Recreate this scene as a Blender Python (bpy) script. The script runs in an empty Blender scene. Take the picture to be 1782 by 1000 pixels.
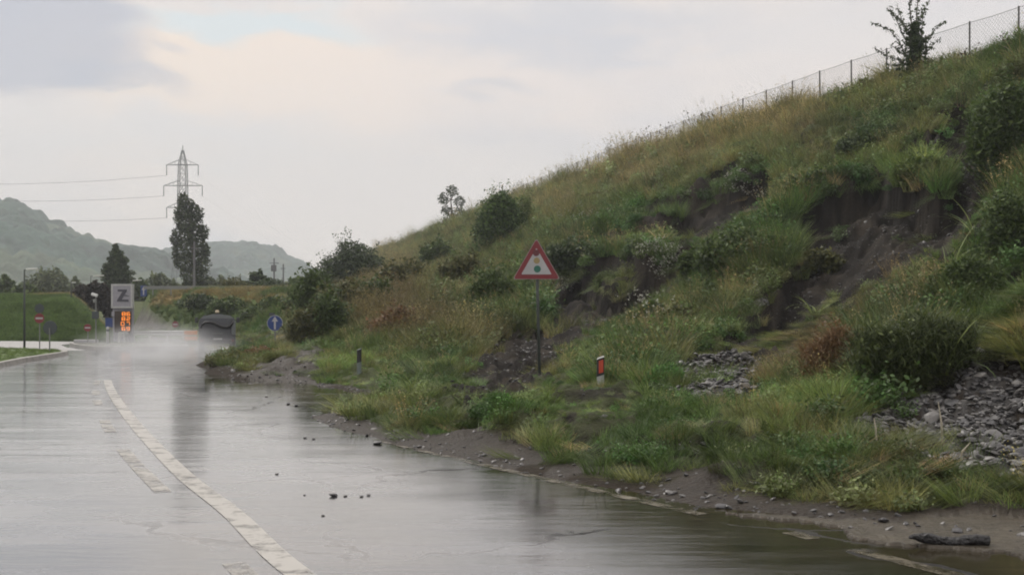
import bpy, bmesh, math, random
import numpy as np
from mathutils import Vector, Matrix, Euler
R = math.radians
rng = np.random.default_rng(7)
random.seed(7)
F = 2000.0          # focal length in photo pixels
CH = 1.5            # camera height

scene = bpy.context.scene
# ------------------------------------------------------------------ camera
cam = bpy.data.cameras.new("camera")
cam.sensor_width = 36.0
cam.lens = 36.0 * F / 1782.0
cam.shift_y = 45.0 / 1782.0
cam.clip_start = 0.1
cam.clip_end = 9000
co = bpy.data.objects.new("camera", cam)
scene.collection.objects.link(co)
co.location = (0, 0, CH)
co.rotation_euler = (R(90), 0, 0)
scene.camera = co
# ------------------------------------------------------------------ sky, sun, exposure
SUN_EL, SUN_AZ = 46.0, -35.0      # degrees, azimuth to the right of straight ahead
w = bpy.data.worlds.new("World"); scene.world = w
w.use_nodes = True
nt = w.node_tree; N = nt.nodes; L = nt.links
for n in list(N): N.remove(n)
def wn(t, **k):
    n = N.new(t)
    for a, b in k.items(): setattr(n, a, b)
    return n
def wmath(op, a, b=None, c=None, clamp=False):
    n = wn('ShaderNodeMath', operation=op, use_clamp=clamp)
    for i, v in enumerate((a, b, c)):
        if v is None: continue
        if isinstance(v, (int, float)): n.inputs[i].default_value = v
        else: L.new(v, n.inputs[i])
    return n.outputs[0]
def wmix(f, a, b):
    n = wn('ShaderNodeMix', data_type='RGBA')
    for s, v in ((n.inputs[0], f), (n.inputs[6], a), (n.inputs[7], b)):
        if isinstance(v, (int, float)): s.default_value = v
        elif isinstance(v, tuple): s.default_value = (*v, 1)
        else: L.new(v, s)
    return n.outputs[2]
tc = wn('ShaderNodeTexCoord')
vn = wn('ShaderNodeVectorMath', operation='NORMALIZE'); L.new(tc.outputs['Generated'], vn.inputs[0])
DIR = vn.outputs[0]
sx = wn('ShaderNodeSeparateXYZ'); L.new(DIR, sx.inputs[0])
Z = sx.outputs[2]
def wnoise(scale, detail, stretch, dist=0.3):
    m = wn('ShaderNodeMapping'); L.new(DIR, m.inputs[0]); m.inputs['Scale'].default_value = stretch
    n = wn('ShaderNodeTexNoise'); n.inputs['Scale'].default_value = scale
    n.inputs['Detail'].default_value = detail; n.inputs['Distortion'].default_value = dist
    L.new(m.outputs[0], n.inputs['Vector'])
    return n
n1 = wnoise(3.2, 6, (1, 1, 2.6)); n2 = wnoise(11, 5, (1, 1, 2.8)); n3 = wnoise(5.5, 4, (1, 1, 2.2), 0.0)
wob = wn('ShaderNodeVectorMath', operation='SUBTRACT'); L.new(n2.outputs['Color'], wob.inputs[0]); wob.inputs[1].default_value = (.5, .5, .5)
wob2 = wn('ShaderNodeVectorMath', operation='SCALE'); L.new(wob.outputs[0], wob2.inputs[0]); wob2.inputs['Scale'].default_value = 0.09
wd = wn('ShaderNodeVectorMath', operation='ADD'); L.new(DIR, wd.inputs[0]); L.new(wob2.outputs[0], wd.inputs[1])
def blob(px, py, rx, ry, soft=0.5):
    """a cloud mask round one direction of the sky"""
    d = Vector(((px - 891) / F, 1, (545 - py) / F)).normalized()
    s = wn('ShaderNodeVectorMath', operation='SUBTRACT'); L.new(wd.outputs[0], s.inputs[0]); s.inputs[1].default_value = d
    m = wn('ShaderNodeVectorMath', operation='MULTIPLY'); L.new(s.outputs[0], m.inputs[0])
    m.inputs[1].default_value = (F / rx, 1.0, F / ry)
    l = wn('ShaderNodeVectorMath', operation='LENGTH'); L.new(m.outputs[0], l.inputs[0])
    mr = wn('ShaderNodeMapRange', interpolation_type='SMOOTHSTEP')
    mr.inputs['From Min'].default_value = 1 + soft; mr.inputs['From Max'].default_value = max(0.0, 1 - soft)
    L.new(l.outputs['Value'], mr.inputs['Value'])
    return mr.outputs[0]
def ramp(v, a, b, lo=0.0, hi=1.0):
    mr = wn('ShaderNodeMapRange', interpolation_type='SMOOTHSTEP')
    mr.inputs['From Min'].default_value = a; mr.inputs['From Max'].default_value = b
    mr.inputs['To Min'].default_value = lo; mr.inputs['To Max'].default_value = hi
    L.new(v, mr.inputs['Value']); return mr.outputs[0]
col = wmix(ramp(Z, 0.02, 0.35), (.79, .72, .68), (.72, .68, .665))
col = wmix(wmath('MULTIPLY', ramp(n1.outputs[0], .46, .66), .6), col, (.57, .58, .63))
col = wmix(wmath('MULTIPLY', ramp(n3.outputs[0], .46, .66), .5), col, (.86, .745, .66))
col = wmix(wmath('MULTIPLY', blob(420, 120, 300, 60, .8), .85), col, (.93, .76, .60))
col = wmix(wmath('MULTIPLY', blob(760, 150, 480, 80, .9), .7), col, (.87, .75, .675))
col = wmix(wmath('MULTIPLY', blob(430, 48, 170, 32, .5), .9), col, (.67, .74, .76))
col = wmix(wmath('MULTIPLY', blob(60, 60, 150, 95, .28), .8), col, (.40, .43, .52))
col = wmix(wmath('MULTIPLY', blob(230, 132, 90, 22, .6), .6), col, (.42, .45, .53))
col = wmix(wmath('MULTIPLY', blob(850, 163, 60, 14, .8), .4), col, (.48, .51, .58))
col = wmix(wmath('MULTIPLY', blob(1000, 55, 230, 35, .8), .6), col, (.53, .55, .61))
col = wmix(wmath('MULTIPLY', blob(300, 240, 300, 40, .8), .35), col, (.68, .69, .70))
zen = ramp(Z, 0.28, 0.95, 1.0, 1.8)
sc = wn('ShaderNodeVectorMath', operation='SCALE'); L.new(col, sc.inputs[0]); L.new(wmath('MULTIPLY', zen, 12.2), sc.inputs['Scale'])
st = wn('ShaderNodeTexSky', sky_type='NISHITA'); st.sun_disc = False
st.sun_elevation = R(SUN_EL); st.sun_rotation = R(SUN_AZ)
add = wmix(0.06, sc.outputs[0], st.outputs[0])
bg = wn('ShaderNodeBackground'); bg.inputs['Strength'].default_value = 0.1; L.new(add, bg.inputs['Color'])
ow = wn('ShaderNodeOutputWorld'); L.new(bg.outputs[0], ow.inputs[0])
sl = bpy.data.lights.new("sun", 'SUN'); sl.energy = 1.6; sl.angle = R(12); sl.color = (1, .95, .87)
so = bpy.data.objects.new("sun", sl); scene.collection.objects.link(so)
so.rotation_euler = (R(90 - SUN_EL), 0, R(180 - SUN_AZ))
scene.view_settings.view_transform = 'Standard'; scene.view_settings.look = 'None'
scene.view_settings.exposure = 0.0; scene.view_settings.gamma = 1.0
try: scene.view_settings.use_curve_mapping = False
except Exception: pass
scene.render.engine = 'CYCLES'
cy = scene.cycles
cy.use_denoising = True
cy.pixel_filter_type = 'BLACKMAN_HARRIS'; cy.filter_width = 1.9
cy.max_bounces = 7; cy.diffuse_bounces = 3; cy.glossy_bounces = 3; cy.transparent_max_bounces = 12
cy.volume_bounces = 1; cy.volume_step_rate = 2.0; cy.volume_max_steps = 96
cy.use_adaptive_sampling = True; cy.adaptive_threshold = 0.02

# ------------------------------------------------------------------ helpers
COL = scene.collection
def G(px, py, z=0.0):
    D = F * (CH - z) / (py - 545.0); return ((px - 891) / F * D, D)
def P(px, py, D): return Vector(((px - 891) / F * D, D, CH + (545 - py) / F * D))
def tag(o, label=None, cat=None, group=None, kind=None):
    if label: o['label'] = label
    if cat: o['category'] = cat
    if group: o['group'] = group
    if kind: o['kind'] = kind
    return o
def empty(name, loc=(0, 0, 0), rz=0.0, label=None, cat=None, group=None):
    o = bpy.data.objects.new(name, None); COL.objects.link(o)
    o.location = loc; o.rotation_euler = (0, 0, rz); o.empty_display_size = .2
    return tag(o, label, cat, group)
def copy_tree(o, parent=None):
    c = o.copy(); COL.objects.link(c); c.parent = parent
    for ch in list(o.children): copy_tree(ch, c)
    return c
def mesh_obj(name, verts, faces, mat=None, parent=None, smooth=False, link=True):
    me = bpy.data.meshes.new(name); me.from_pydata([tuple(v) for v in verts], [], faces)
    if mat: me.materials.append(mat)
    if smooth: me.polygons.foreach_set('use_smooth', [True] * len(me.polygons))
    me.update()
    o = bpy.data.objects.new(name, me)
    if link: COL.objects.link(o)
    if parent: o.parent = parent
    return o
def np_mesh(name, v, quads, mat, parent=None, smooth=False, link=True, attrs=None):
    me = bpy.data.meshes.new(name)
    v = np.asarray(v, np.float32); q = np.asarray(quads, np.int32)
    k = q.shape[1]
    me.vertices.add(len(v)); me.vertices.foreach_set('co', v.ravel())
    me.loops.add(q.size); me.loops.foreach_set('vertex_index', q.ravel())
    me.polygons.add(len(q)); me.polygons.foreach_set('loop_start', np.arange(len(q), dtype=np.int32) * k)
    if smooth: me.polygons.foreach_set('use_smooth', np.ones(len(q), bool))
    if mat: me.materials.append(mat)
    for nm, (ty, arr) in (attrs or {}).items():
        a = me.attributes.new(nm, ty, 'POINT')
        key = {'FLOAT': 'value', 'FLOAT_VECTOR': 'vector', 'FLOAT_COLOR': 'color', 'INT': 'value'}[ty]
        a.data.foreach_set(key, np.ascontiguousarray(arr).ravel())
    me.update(calc_edges=True); me.validate()
    o = bpy.data.objects.new(name, me)
    if link: COL.objects.link(o)
    if parent: o.parent = parent
    return o
class MB:
    """collects boxes, tubes, lathes and prisms into one mesh"""
    def __init__(s): s.v = []; s.f = []
    def add(s, v, f):
        b = len(s.v); s.v += [Vector(p) for p in v]; s.f += [[b + i for i in q] for q in f]; return s
    def box(s, c, d, bev=0.0, rot=None):
        bm = bmesh.new(); bmesh.ops.create_cube(bm, size=1.0)
        for v in bm.verts: v.co = Vector((v.co.x * d[0], v.co.y * d[1], v.co.z * d[2]))
        if bev: bmesh.ops.bevel(bm, geom=bm.edges[:], offset=bev, segments=2, affect='EDGES', profile=.6)
        if rot: bmesh.ops.transform(bm, matrix=rot.to_matrix().to_4x4(), verts=bm.verts)
        bm.verts.ensure_lookup_table()
        s.add([v.co + Vector(c) for v in bm.verts], [[v.index for v in f.verts] for f in bm.faces]); bm.free(); return s
    def tube(s, pts, r, n=8, cap=True):
        pts = [Vector(p) for p in pts]; rs = r if isinstance(r, (list, tuple)) else [r] * len(pts)
        V = []; Fc = []
        up = Vector((0, 0, 1))
        for i, p in enumerate(pts):
            t = (pts[min(i + 1, len(pts) - 1)] - pts[max(i - 1, 0)])
            if t.length < 1e-9: t = Vector((0, 0, 1))
            t.normalize()
            a = t.cross(up if abs(t.z) < .95 else Vector((1, 0, 0))).normalized(); b = t.cross(a)
            for k in range(n):
                an = 2 * math.pi * k / n
                V.append(p + (a * math.cos(an) + b * math.sin(an)) * rs[i])
        for i in range(len(pts) - 1):
            for k in range(n):
                Fc.append([i * n + k, i * n + (k + 1) % n, (i + 1) * n + (k + 1) % n, (i + 1) * n + k])
        if cap: Fc.append(list(range(n))[::-1]); Fc.append([(len(pts) - 1) * n + k for k in range(n)])
        return s.add(V, Fc)
    def prism(s, poly, y0, y1):
        """polygon in x-z extruded along y"""
        n = len(poly)
        V = [(x, y0, z) for x, z in poly] + [(x, y1, z) for x, z in poly]
        Fc = [list(range(n)), list(range(n, 2 * n))[::-1]]
        for i in range(n):
            j = (i + 1) % n; Fc.append([i, i + n, j + n, j])
        return s.add(V, Fc)
    def disc(s, c, r, y0, y1, n=28):
        return s.prism([(c[0] + r * math.cos(2 * math.pi * k / n), c[1] + r * math.sin(2 * math.pi * k / n)) for k in range(n)], y0, y1)
    def build(s, name, mat, parent=None, smooth=False):
        o = mesh_obj(name, s.v, s.f, mat, parent, smooth)
        bm = bmesh.new(); bm.from_mesh(o.data); bmesh.ops.recalc_face_normals(bm, faces=bm.faces[:]); bm.to_mesh(o.data); bm.free()
        return o

# ---- numpy noise
def _hash(ix, iy, seed):
    n = (ix.astype(np.int64) * 374761393 + iy.astype(np.int64) * 668265263 + seed * 1442695041) & 0x7fffffff
    n = ((n ^ (n >> 13)) * 1274126177) & 0x7fffffff
    return ((n ^ (n >> 16)) & 0xffff) / 65535.0
def vnoise(x, y, seed=0):
    x = np.asarray(x, float); y = np.asarray(y, float)
    ix = np.floor(x); iy = np.floor(y); fx = x - ix; fy = y - iy
    fx = fx * fx * (3 - 2 * fx); fy = fy * fy * (3 - 2 * fy)
    a = _hash(ix, iy, seed); b = _hash(ix + 1, iy, seed); c = _hash(ix, iy + 1, seed); d = _hash(ix + 1, iy + 1, seed)
    return (a * (1 - fx) + b * fx) * (1 - fy) + (c * (1 - fx) + d * fx) * fy
def fbm(x, y, seed=0, oct=4):
    s = 0; a = .5; t = 0
    for i in range(oct):
        s = s + a * vnoise(x * 2 ** i, y * 2 ** i, seed + i * 17); t += a; a *= .5
    return s / t
def sst(a, b, x):
    t = np.clip((x - a) / (b - a), 0, 1); return t * t * (3 - 2 * t)
def signed_dist(X, Y, poly):
    """distance to an open polyline, positive to its right when walking along it"""
    best = np.full(X.shape, 1e9); sg = np.ones(X.shape)
    for (x0, y0), (x1, y1) in zip(poly[:-1], poly[1:]):
        dx, dy = x1 - x0, y1 - y0; l2 = dx * dx + dy * dy
        t = np.clip(((X - x0) * dx + (Y - y0) * dy) / l2, 0, 1)
        ex = X - x0 - t * dx; ey = Y - y0 - t * dy
        d = np.sqrt(ex * ex + ey * ey)
        m = d < best
        best = np.where(m, d, best); sg = np.where(m, np.where(dx * (Y - y0) - dy * (X - x0) > 0, -1, 1), sg)
    return best * sg

# ---- materials
def mat(name, col, rough=.6, metal=0.0, noise=0.0, nscale=8.0, bump=0.0, spec=.5, emit=None, estr=0.0):
    m = bpy.data.materials.new(name); m.use_nodes = True
    t = m.node_tree; b = t.nodes['Principled BSDF']
    b.inputs['Base Color'].default_value = (*col, 1); b.inputs['Roughness'].default_value = rough
    b.inputs['Metallic'].default_value = metal; b.inputs['Specular IOR Level'].default_value = spec
    if emit: b.inputs['Emission Color'].default_value = (*emit, 1); b.inputs['Emission Strength'].default_value = estr
    if noise or bump:
        tcn = t.nodes.new('ShaderNodeTexCoord'); nz = t.nodes.new('ShaderNodeTexNoise')
        nz.inputs['Scale'].default_value = nscale; nz.inputs['Detail'].default_value = 6
        t.links.new(tcn.outputs['Object'], nz.inputs['Vector'])
        if noise:
            mr = t.nodes.new('ShaderNodeMapRange'); mr.inputs['From Min'].default_value = .3; mr.inputs['From Max'].default_value = .7
            mr.inputs['To Min'].default_value = 1 - noise; mr.inputs['To Max'].default_value = 1 + noise
            t.links.new(nz.outputs[0], mr.inputs['Value'])
            sc_ = t.nodes.new('ShaderNodeVectorMath'); sc_.operation = 'SCALE'; sc_.inputs[0].default_value = col
            t.links.new(mr.outputs[0], sc_.inputs['Scale']); t.links.new(sc_.outputs[0], b.inputs['Base Color'])
        if bump:
            bp = t.nodes.new('ShaderNodeBump'); bp.inputs['Strength'].default_value = bump; bp.inputs['Distance'].default_value = .05
            t.links.new(nz.outputs[0], bp.inputs['Height']); t.links.new(bp.outputs[0], b.inputs['Normal'])
    return m
def leaf_mat(name, col, var=.45, hue=(1.25, 1.05, .8), rough=.55, use_tint=False, transl=.25):
    """foliage: base colour varied leaf by leaf (attribute bv); scattered plants take theirs from the instance's tint"""
    m = bpy.data.materials.new(name); m.use_nodes = True
    t = m.node_tree; b = t.nodes['Principled BSDF']; ou = t.nodes['Material Output']
    at = t.nodes.new('ShaderNodeAttribute'); at.attribute_name = 'bv'
    mr = t.nodes.new('ShaderNodeMapRange'); mr.inputs['To Min'].default_value = 1 - var; mr.inputs['To Max'].default_value = 1 + var
    t.links.new(at.outputs['Fac'], mr.inputs['Value'])
    sc_ = t.nodes.new('ShaderNodeVectorMath'); sc_.operation = 'SCALE'
    if use_tint:
        ti = t.nodes.new('ShaderNodeAttribute'); ti.attribute_type = 'INSTANCER'; ti.attribute_name = 'tint'
        src = ti.outputs['Vector']
    else:
        rgb = t.nodes.new('ShaderNodeRGB'); rgb.outputs[0].default_value = (*col, 1); src = rgb.outputs[0]
    t.links.new(src, sc_.inputs[0]); t.links.new(mr.outputs[0], sc_.inputs['Scale'])
    hm = t.nodes.new('ShaderNodeVectorMath'); hm.operation = 'MULTIPLY'; hm.inputs[1].default_value = hue
    t.links.new(sc_.outputs[0], hm.inputs[0])
    mx = t.nodes.new('ShaderNodeMix'); mx.data_type = 'RGBA'
    t.links.new(at.outputs['Fac'], mx.inputs[0]); t.links.new(sc_.outputs[0], mx.inputs[6]); t.links.new(hm.outputs[0], mx.inputs[7])
    t.links.new(mx.outputs[2], b.inputs['Base Color'])
    b.inputs['Roughness'].default_value = rough; b.inputs['Specular IOR Level'].default_value = .3
    tr = t.nodes.new('ShaderNodeBsdfTranslucent'); t.links.new(mx.outputs[2], tr.inputs['Color'])
    ms = t.nodes.new('ShaderNodeMixShader'); ms.inputs[0].default_value = transl
    t.links.new(b.outputs[0], ms.inputs[1]); t.links.new(tr.outputs[0], ms.inputs[2]); t.links.new(ms.outputs[0], ou.inputs['Surface'])
    return m
def attr_mat(name, rough=.8, nscale=6.0, namp=.35, bump=.6, bscale=14.0, bdist=.08, rough_attr=None):
    """ground: colour from the vertex attribute 'alb', broken up by noise"""
    m = bpy.data.materials.new(name); m.use_nodes = True
    t = m.node_tree; b = t.nodes['Principled BSDF']
    at = t.nodes.new('ShaderNodeAttribute'); at.attribute_name = 'alb'
    tcn = t.nodes.new('ShaderNodeTexCoord')
    nz = t.nodes.new('ShaderNodeTexNoise'); nz.inputs['Scale'].default_value = nscale; nz.inputs['Detail'].default_value = 8; nz.inputs['Roughness'].default_value = .65
    t.links.new(tcn.outputs['Object'], nz.inputs['Vector'])
    mr = t.nodes.new('ShaderNodeMapRange'); mr.inputs['From Min'].default_value = .3; mr.inputs['From Max'].default_value = .7
    mr.inputs['To Min'].default_value = 1 - namp; mr.inputs['To Max'].default_value = 1 + namp; t.links.new(nz.outputs[0], mr.inputs['Value'])
    sc_ = t.nodes.new('ShaderNodeVectorMath'); sc_.operation = 'SCALE'; t.links.new(at.outputs['Vector'], sc_.inputs[0]); t.links.new(mr.outputs[0], sc_.inputs['Scale'])
    t.links.new(sc_.outputs[0], b.inputs['Base Color'])
    nb = t.nodes.new('ShaderNodeTexNoise'); nb.inputs['Scale'].default_value = bscale; nb.inputs['Detail'].default_value = 8
    t.links.new(tcn.outputs['Object'], nb.inputs['Vector'])
    bp = t.nodes.new('ShaderNodeBump'); bp.inputs['Strength'].default_value = bump; bp.inputs['Distance'].default_value = bdist
    t.links.new(nb.outputs[0], bp.inputs['Height']); t.links.new(bp.outputs[0], b.inputs['Normal'])
    b.inputs['Roughness'].default_value = rough; b.inputs['Specular IOR Level'].default_value = .18
    if rough_attr:
        ra = t.nodes.new('ShaderNodeAttribute'); ra.attribute_name = rough_attr; t.links.new(ra.outputs['Fac'], b.inputs['Roughness'])
    return m

# ------------------------------------------------------------------ image-measured maps -> world
MW, MH = 446, 250
_yy, _xx = np.mgrid[0:MH, 0:MW]; _px = (_xx + .5) * 4; _py = (_yy + .5) * 4
def in_poly(px, py, poly):
    r = np.zeros(px.shape, bool); n = len(poly)
    for i in range(n):
        x0, y0 = poly[i]; x1, y1 = poly[(i + 1) % n]
        if y0 == y1: continue
        c = ((y0 > py) != (y1 > py)) & (px < (x1 - x0) * (py - y0) / (y1 - y0) + x0)
        r ^= c
    return r
def raster(polys, blur=2):
    m = np.zeros((MH, MW))
    for p in polys: m = np.maximum(m, in_poly(_px, _py, p))
    for _ in range(blur):
        q = np.pad(m, 1, mode='edge')
        m = (q[:-2, 1:-1] + q[2:, 1:-1] + q[1:-1, :-2] + q[1:-1, 2:] + 2 * q[1:-1, 1:-1]) / 6
    return m
def project(X, Y, Z): return 891 + X / Y * F, 545 - (Z - CH) / Y * F
def lookup(m, px, py):
    x = np.clip(px / 4 - .5, 0, MW - 1.001); y = np.clip(py / 4 - .5, 0, MH - 1.001)
    ix = x.astype(int); iy = y.astype(int); fx = x - ix; fy = y - iy
    return (m[iy, ix] * (1 - fx) + m[iy, ix + 1] * fx) * (1 - fy) + (m[iy + 1, ix] * (1 - fx) + m[iy + 1, ix + 1] * fx) * fy
SCARS = raster([
    [(1160, 405), (1190, 350), (1262, 322), (1350, 296), (1350, 340), (1290, 365), (1262, 400), (1200, 415)],
    [(1375, 395), (1420, 335), (1530, 292), (1560, 325), (1640, 335), (1700, 262), (1745, 290), (1710, 365), (1650, 425), (1590, 440), (1530, 490), (1470, 550), (1390, 600), (1270, 640), (1150, 662), (1130, 645), (1230, 600), (1330, 535), (1395, 470)],
    [(1080, 495), (1125, 455), (1200, 418), (1220, 440), (1170, 490), (1110, 535), (1040, 570), (960, 590), (935, 550), (1000, 520)],
    [(1625, 235), (1690, 165), (1720, 190), (1700, 240), (1745, 290), (1690, 300)],
    [(790, 700), (850, 590), (930, 560), (1010, 545), (1075, 520), (1060, 555), (1000, 600), (945, 650), (850, 705)],
    [(940, 450), (1030, 470), (1060, 500), (990, 530), (955, 540)]], 2)
def upslope_weight(m):
    """0 at the lower edge of each scar, 1 at its upper edge"""
    W = np.zeros_like(m)
    for x in range(MW):
        y = 0
        while y < MH:
            if m[y, x] > .4:
                y2 = y
                while y2 < MH and m[y2, x] > .4: y2 += 1
                L_ = y2 - y; W[y:y2, x] = 1 - np.arange(L_) / max(L_, 1); y = y2
            y += 1
    for _ in range(3):
        q = np.pad(W, 1, mode='edge'); W = (q[:-2, 1:-1] + q[2:, 1:-1] + q[1:-1, :-2] + q[1:-1, 2:] + 2 * q[1:-1, 1:-1]) / 6
    return W
SCARPW = upslope_weight(SCARS)
STREAK = raster([[(1500, 675), (1640, 560), (1790, 425), (1790, 620), (1640, 665), (1560, 690)],
                 [(1180, 640), (1290, 590), (1440, 500), (1500, 470), (1430, 600), (1330, 640), (1240, 640)]], 3)
GRAVEL = raster([[(1480, 705), (1590, 662), (1700, 640), (1790, 615), (1790, 862), (1720, 830), (1640, 795), (1590, 755), (1530, 735)],
                 [(1125, 668), (1200, 628), (1290, 622), (1335, 645), (1320, 682), (1190, 686)],
                 [(1660, 240), (1745, 240), (1740, 320), (1690, 320)],
                 [(1300, 520), (1330, 510), (1340, 520), (1310, 535)]], 1)
SPARSE = raster([[(1215, 715), (1330, 725), (1420, 745), (1380, 765), (1250, 750)], [(960, 770), (1120, 745), (1240, 765), (1330, 790), (1200, 800), (1040, 790)],
                 [(1150, 820), (1330, 815), (1400, 840), (1250, 850)], [(940, 690), (1110, 665), (1180, 685), (1100, 700)]], 3)
MUD = raster([[(420, 664), (440, 640), (500, 612), (560, 600), (580, 620), (550, 650), (560, 672), (600, 690), (560, 690), (500, 668)],
              [(525, 728), (600, 722), (700, 745), (790, 755), (930, 762), (960, 790), (915, 832), (860, 830), (700, 800), (560, 760)],
              [(980, 828), (1100, 826), (1300, 842), (1500, 862), (1800, 890), (1800, 1000), (1300, 1000), (1000, 850)]], 2)
SILT = raster([[(1280, 885), (1400, 890), (1560, 893), (1800, 898), (1800, 960), (1560, 945), (1400, 912)]], 3)

FENCE = [(47.8, -20), (43.4, -10), (39, 0), (34.8, 10), (30.4, 20), (26, 30), (19.6, 45), (16.5, 52.6), (13.1, 63), (8, 80), (2.0, 103), (-6.2, 137), (-22, 200), (-50, 300), (-95, 450)]
TOE = [(6.2, 3.0), (3.9, 7.0), (3.3, 7.6)] + [G(*p) for p in ((1500, 925), (1400, 905), (1300, 893), (1200, 884), (1100, 867), (1000, 846), (915, 830), (800, 802), (730, 789),
       (640, 770), (560, 745), (530, 726), (560, 705), (612, 694), (585, 680), (520, 668), (440, 662), (395, 661), (365, 650))] + [(-9.0, 33), (-9.6, 38), (-10.0, 44), (-12, 50), (-17.5, 60), (-22, 70), (-30, 90), (-42, 130), (-65, 200), (-110, 330)]
FOOT_X = [-60, -12, 0, 4, 9, 20]; FOOT_D = [27.5, 27.3, 26.8, 24, 20.5, 19.5]

def hill_base(X, Y):
    dF = -signed_dist(X, Y, FENCE)     # positive on the road side
    dT = signed_dist(X, Y, TOE)        # positive on the hill side
    w_ = np.interp(X + .25 * (Y - 20), FOOT_X, FOOT_D)
    s = np.clip((w_ - dF + 1.0) / w_, -1, 1.0)
    hs = 11.2 * np.where(s < .12, np.maximum(s, 0) ** 2 / .24, s - .06) / .94
    hs = np.minimum(hs, 11.2) - .35 * sst(2.5, 0, dF) * 0
    hs = hs * sst(300, 225, Y)
    wob = fbm(X * .9, Y * .9, 5, 3) - .5
    d = dT + wob * .5
    hv = -.06 + .09 * sst(-.15, .35, d) + .20 * sst(.5, 1.9, d) * (.5 + fbm(X * .7, Y * .7, 9)) + .10 * sst(1.5, 6, d)
    onhill = sst(-.1, .5, d)
    bumps = (fbm(X * .55, Y * .55, 21, 4) - .5) * .9 * sst(1.0, 5.0, d) * sst(-1, 4, dF)
    lumps = (fbm(X * 2.3, Y * 2.3, 33, 3) - .5) * .42 * sst(.5, 1.8, d)
    h = hv + np.maximum(hs, 0) * onhill + bumps * (.25 + .75 * sst(.2, 2, hs)) + lumps
    # gravel heap washed down at the right, debris tongue by the bend
    gx, gy = X - 8.1, Y - 15.3
    h = h + 1.3 * np.exp(-(gx * gx / 6.5 + gy * gy / 7.5)) * onhill
    gx, gy = X - 5.2, Y - 14.0
    h = h + .30 * np.exp(-(gx * gx / 3 + gy * gy / 5)) * onhill
    gx, gy = X + 9.2, Y - 32.5
    h = h + .10 * np.exp(-(gx * gx / 3.0 + gy * gy / 20)) * onhill
    gx, gy = X + 6.6, Y - 30
    h = h + .16 * np.exp(-(gx * gx / 5 + gy * gy / 20)) * onhill
    return np.where(d < -.3, -.06, h), d, dF
def masks(X, Y, h):
    px, py = project(X, Y, h)
    n = (fbm(X * 1.1, Y * 1.1, 41, 5) - .5); n2 = (fbm(X * 1.1, Y * 1.1, 57, 5) - .5)
    amp = 1900 / np.maximum(Y, 6)
    qx = px + n * amp; qy = py + n2 * amp * .5
    inside = (px > -150) & (px < 1930) & (Y > 6)
    sw = lookup(SCARPW, qx, qy) * inside
    f = lambda m, o=.45, k=.25: sst(o - k, o + k, lookup(m, qx, qy)) * inside
    return dict(sw=sw, scar=f(SCARS), streak=f(STREAK), gravel=f(GRAVEL), sparse=f(SPARSE), mud=f(MUD), silt=f(SILT))
def hill_h(X, Y, full=False):
    X = np.asarray(X, float); Y = np.asarray(Y, float)
    h, d, dF = hill_base(X, Y)
    m = masks(X, Y, h)
    ridge = (fbm(X * 3.2, Y * 3.2, 71, 4) - .5)
    h = h - (m['sw'] * 1.15 * (.55 + .9 * fbm(X * .8, Y * .8, 73, 3)) + m['scar'] * .12) * sst(.5, 2.2, h + .2) - m['scar'] * ridge * .55
    # slumped ledges across the slope
    tt_ = dF / 3.4 + 2.2 * fbm(X * .16, Y * .16, 131, 3) + .25 * fbm(X * .9, Y * .9, 137, 2); saw = tt_ - np.floor(tt_)
    sws = np.where(saw < .88, saw / .88, (1 - saw) / .12)
    mod = sst(.44, .60, fbm(X * .22, Y * .22, 139, 3)) * sst(1.0, 2.5, h) * sst(1.5, 4, dF) * (1 - m['scar']) * sst(90, 55, Y)
    h = h + .75 * mod * (sws - .5)
    m['riser'] = mod * np.clip(sst(.86, .92, saw) + sst(.10, .02, saw), 0, 1)
    # flow lines down the stripped strips
    fl = fbm((X * .93 + Y * .37) * .5, (X * -.37 + Y * .93) * 5.0, 81, 3) - .5
    h = h + m['streak'] * fl * .22
    h = h + m['gravel'] * (fbm(X * 5, Y * 5, 91, 2) - .5) * .12
    h = np.where((m['silt'] > .3) & (h < .25), np.maximum(h * .2, 0) + .012 + .014 * (fbm(X * 6, Y * 14, 95, 2) - .3), h)
    if full: return h, d, dF, m
    return h
def hit(px, py, y0=9.0, y1=420.0, n=1600):
    """where the line of sight through a photo pixel meets the hillside"""
    Y = np.exp(np.linspace(math.log(y0), math.log(y1), n)); X = (px - 891) / F * Y
    z = CH + (545 - py) / F * Y
    h = hill_h(X, Y); k = np.argmax(h >= z)
    if not (h >= z).any(): k = np.argmax((h - z) / Y)
    return Vector((X[k], Y[k], h[k]))
def gz(x, y): return float(hill_h(np.array([x]), np.array([y]))[0])

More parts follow.
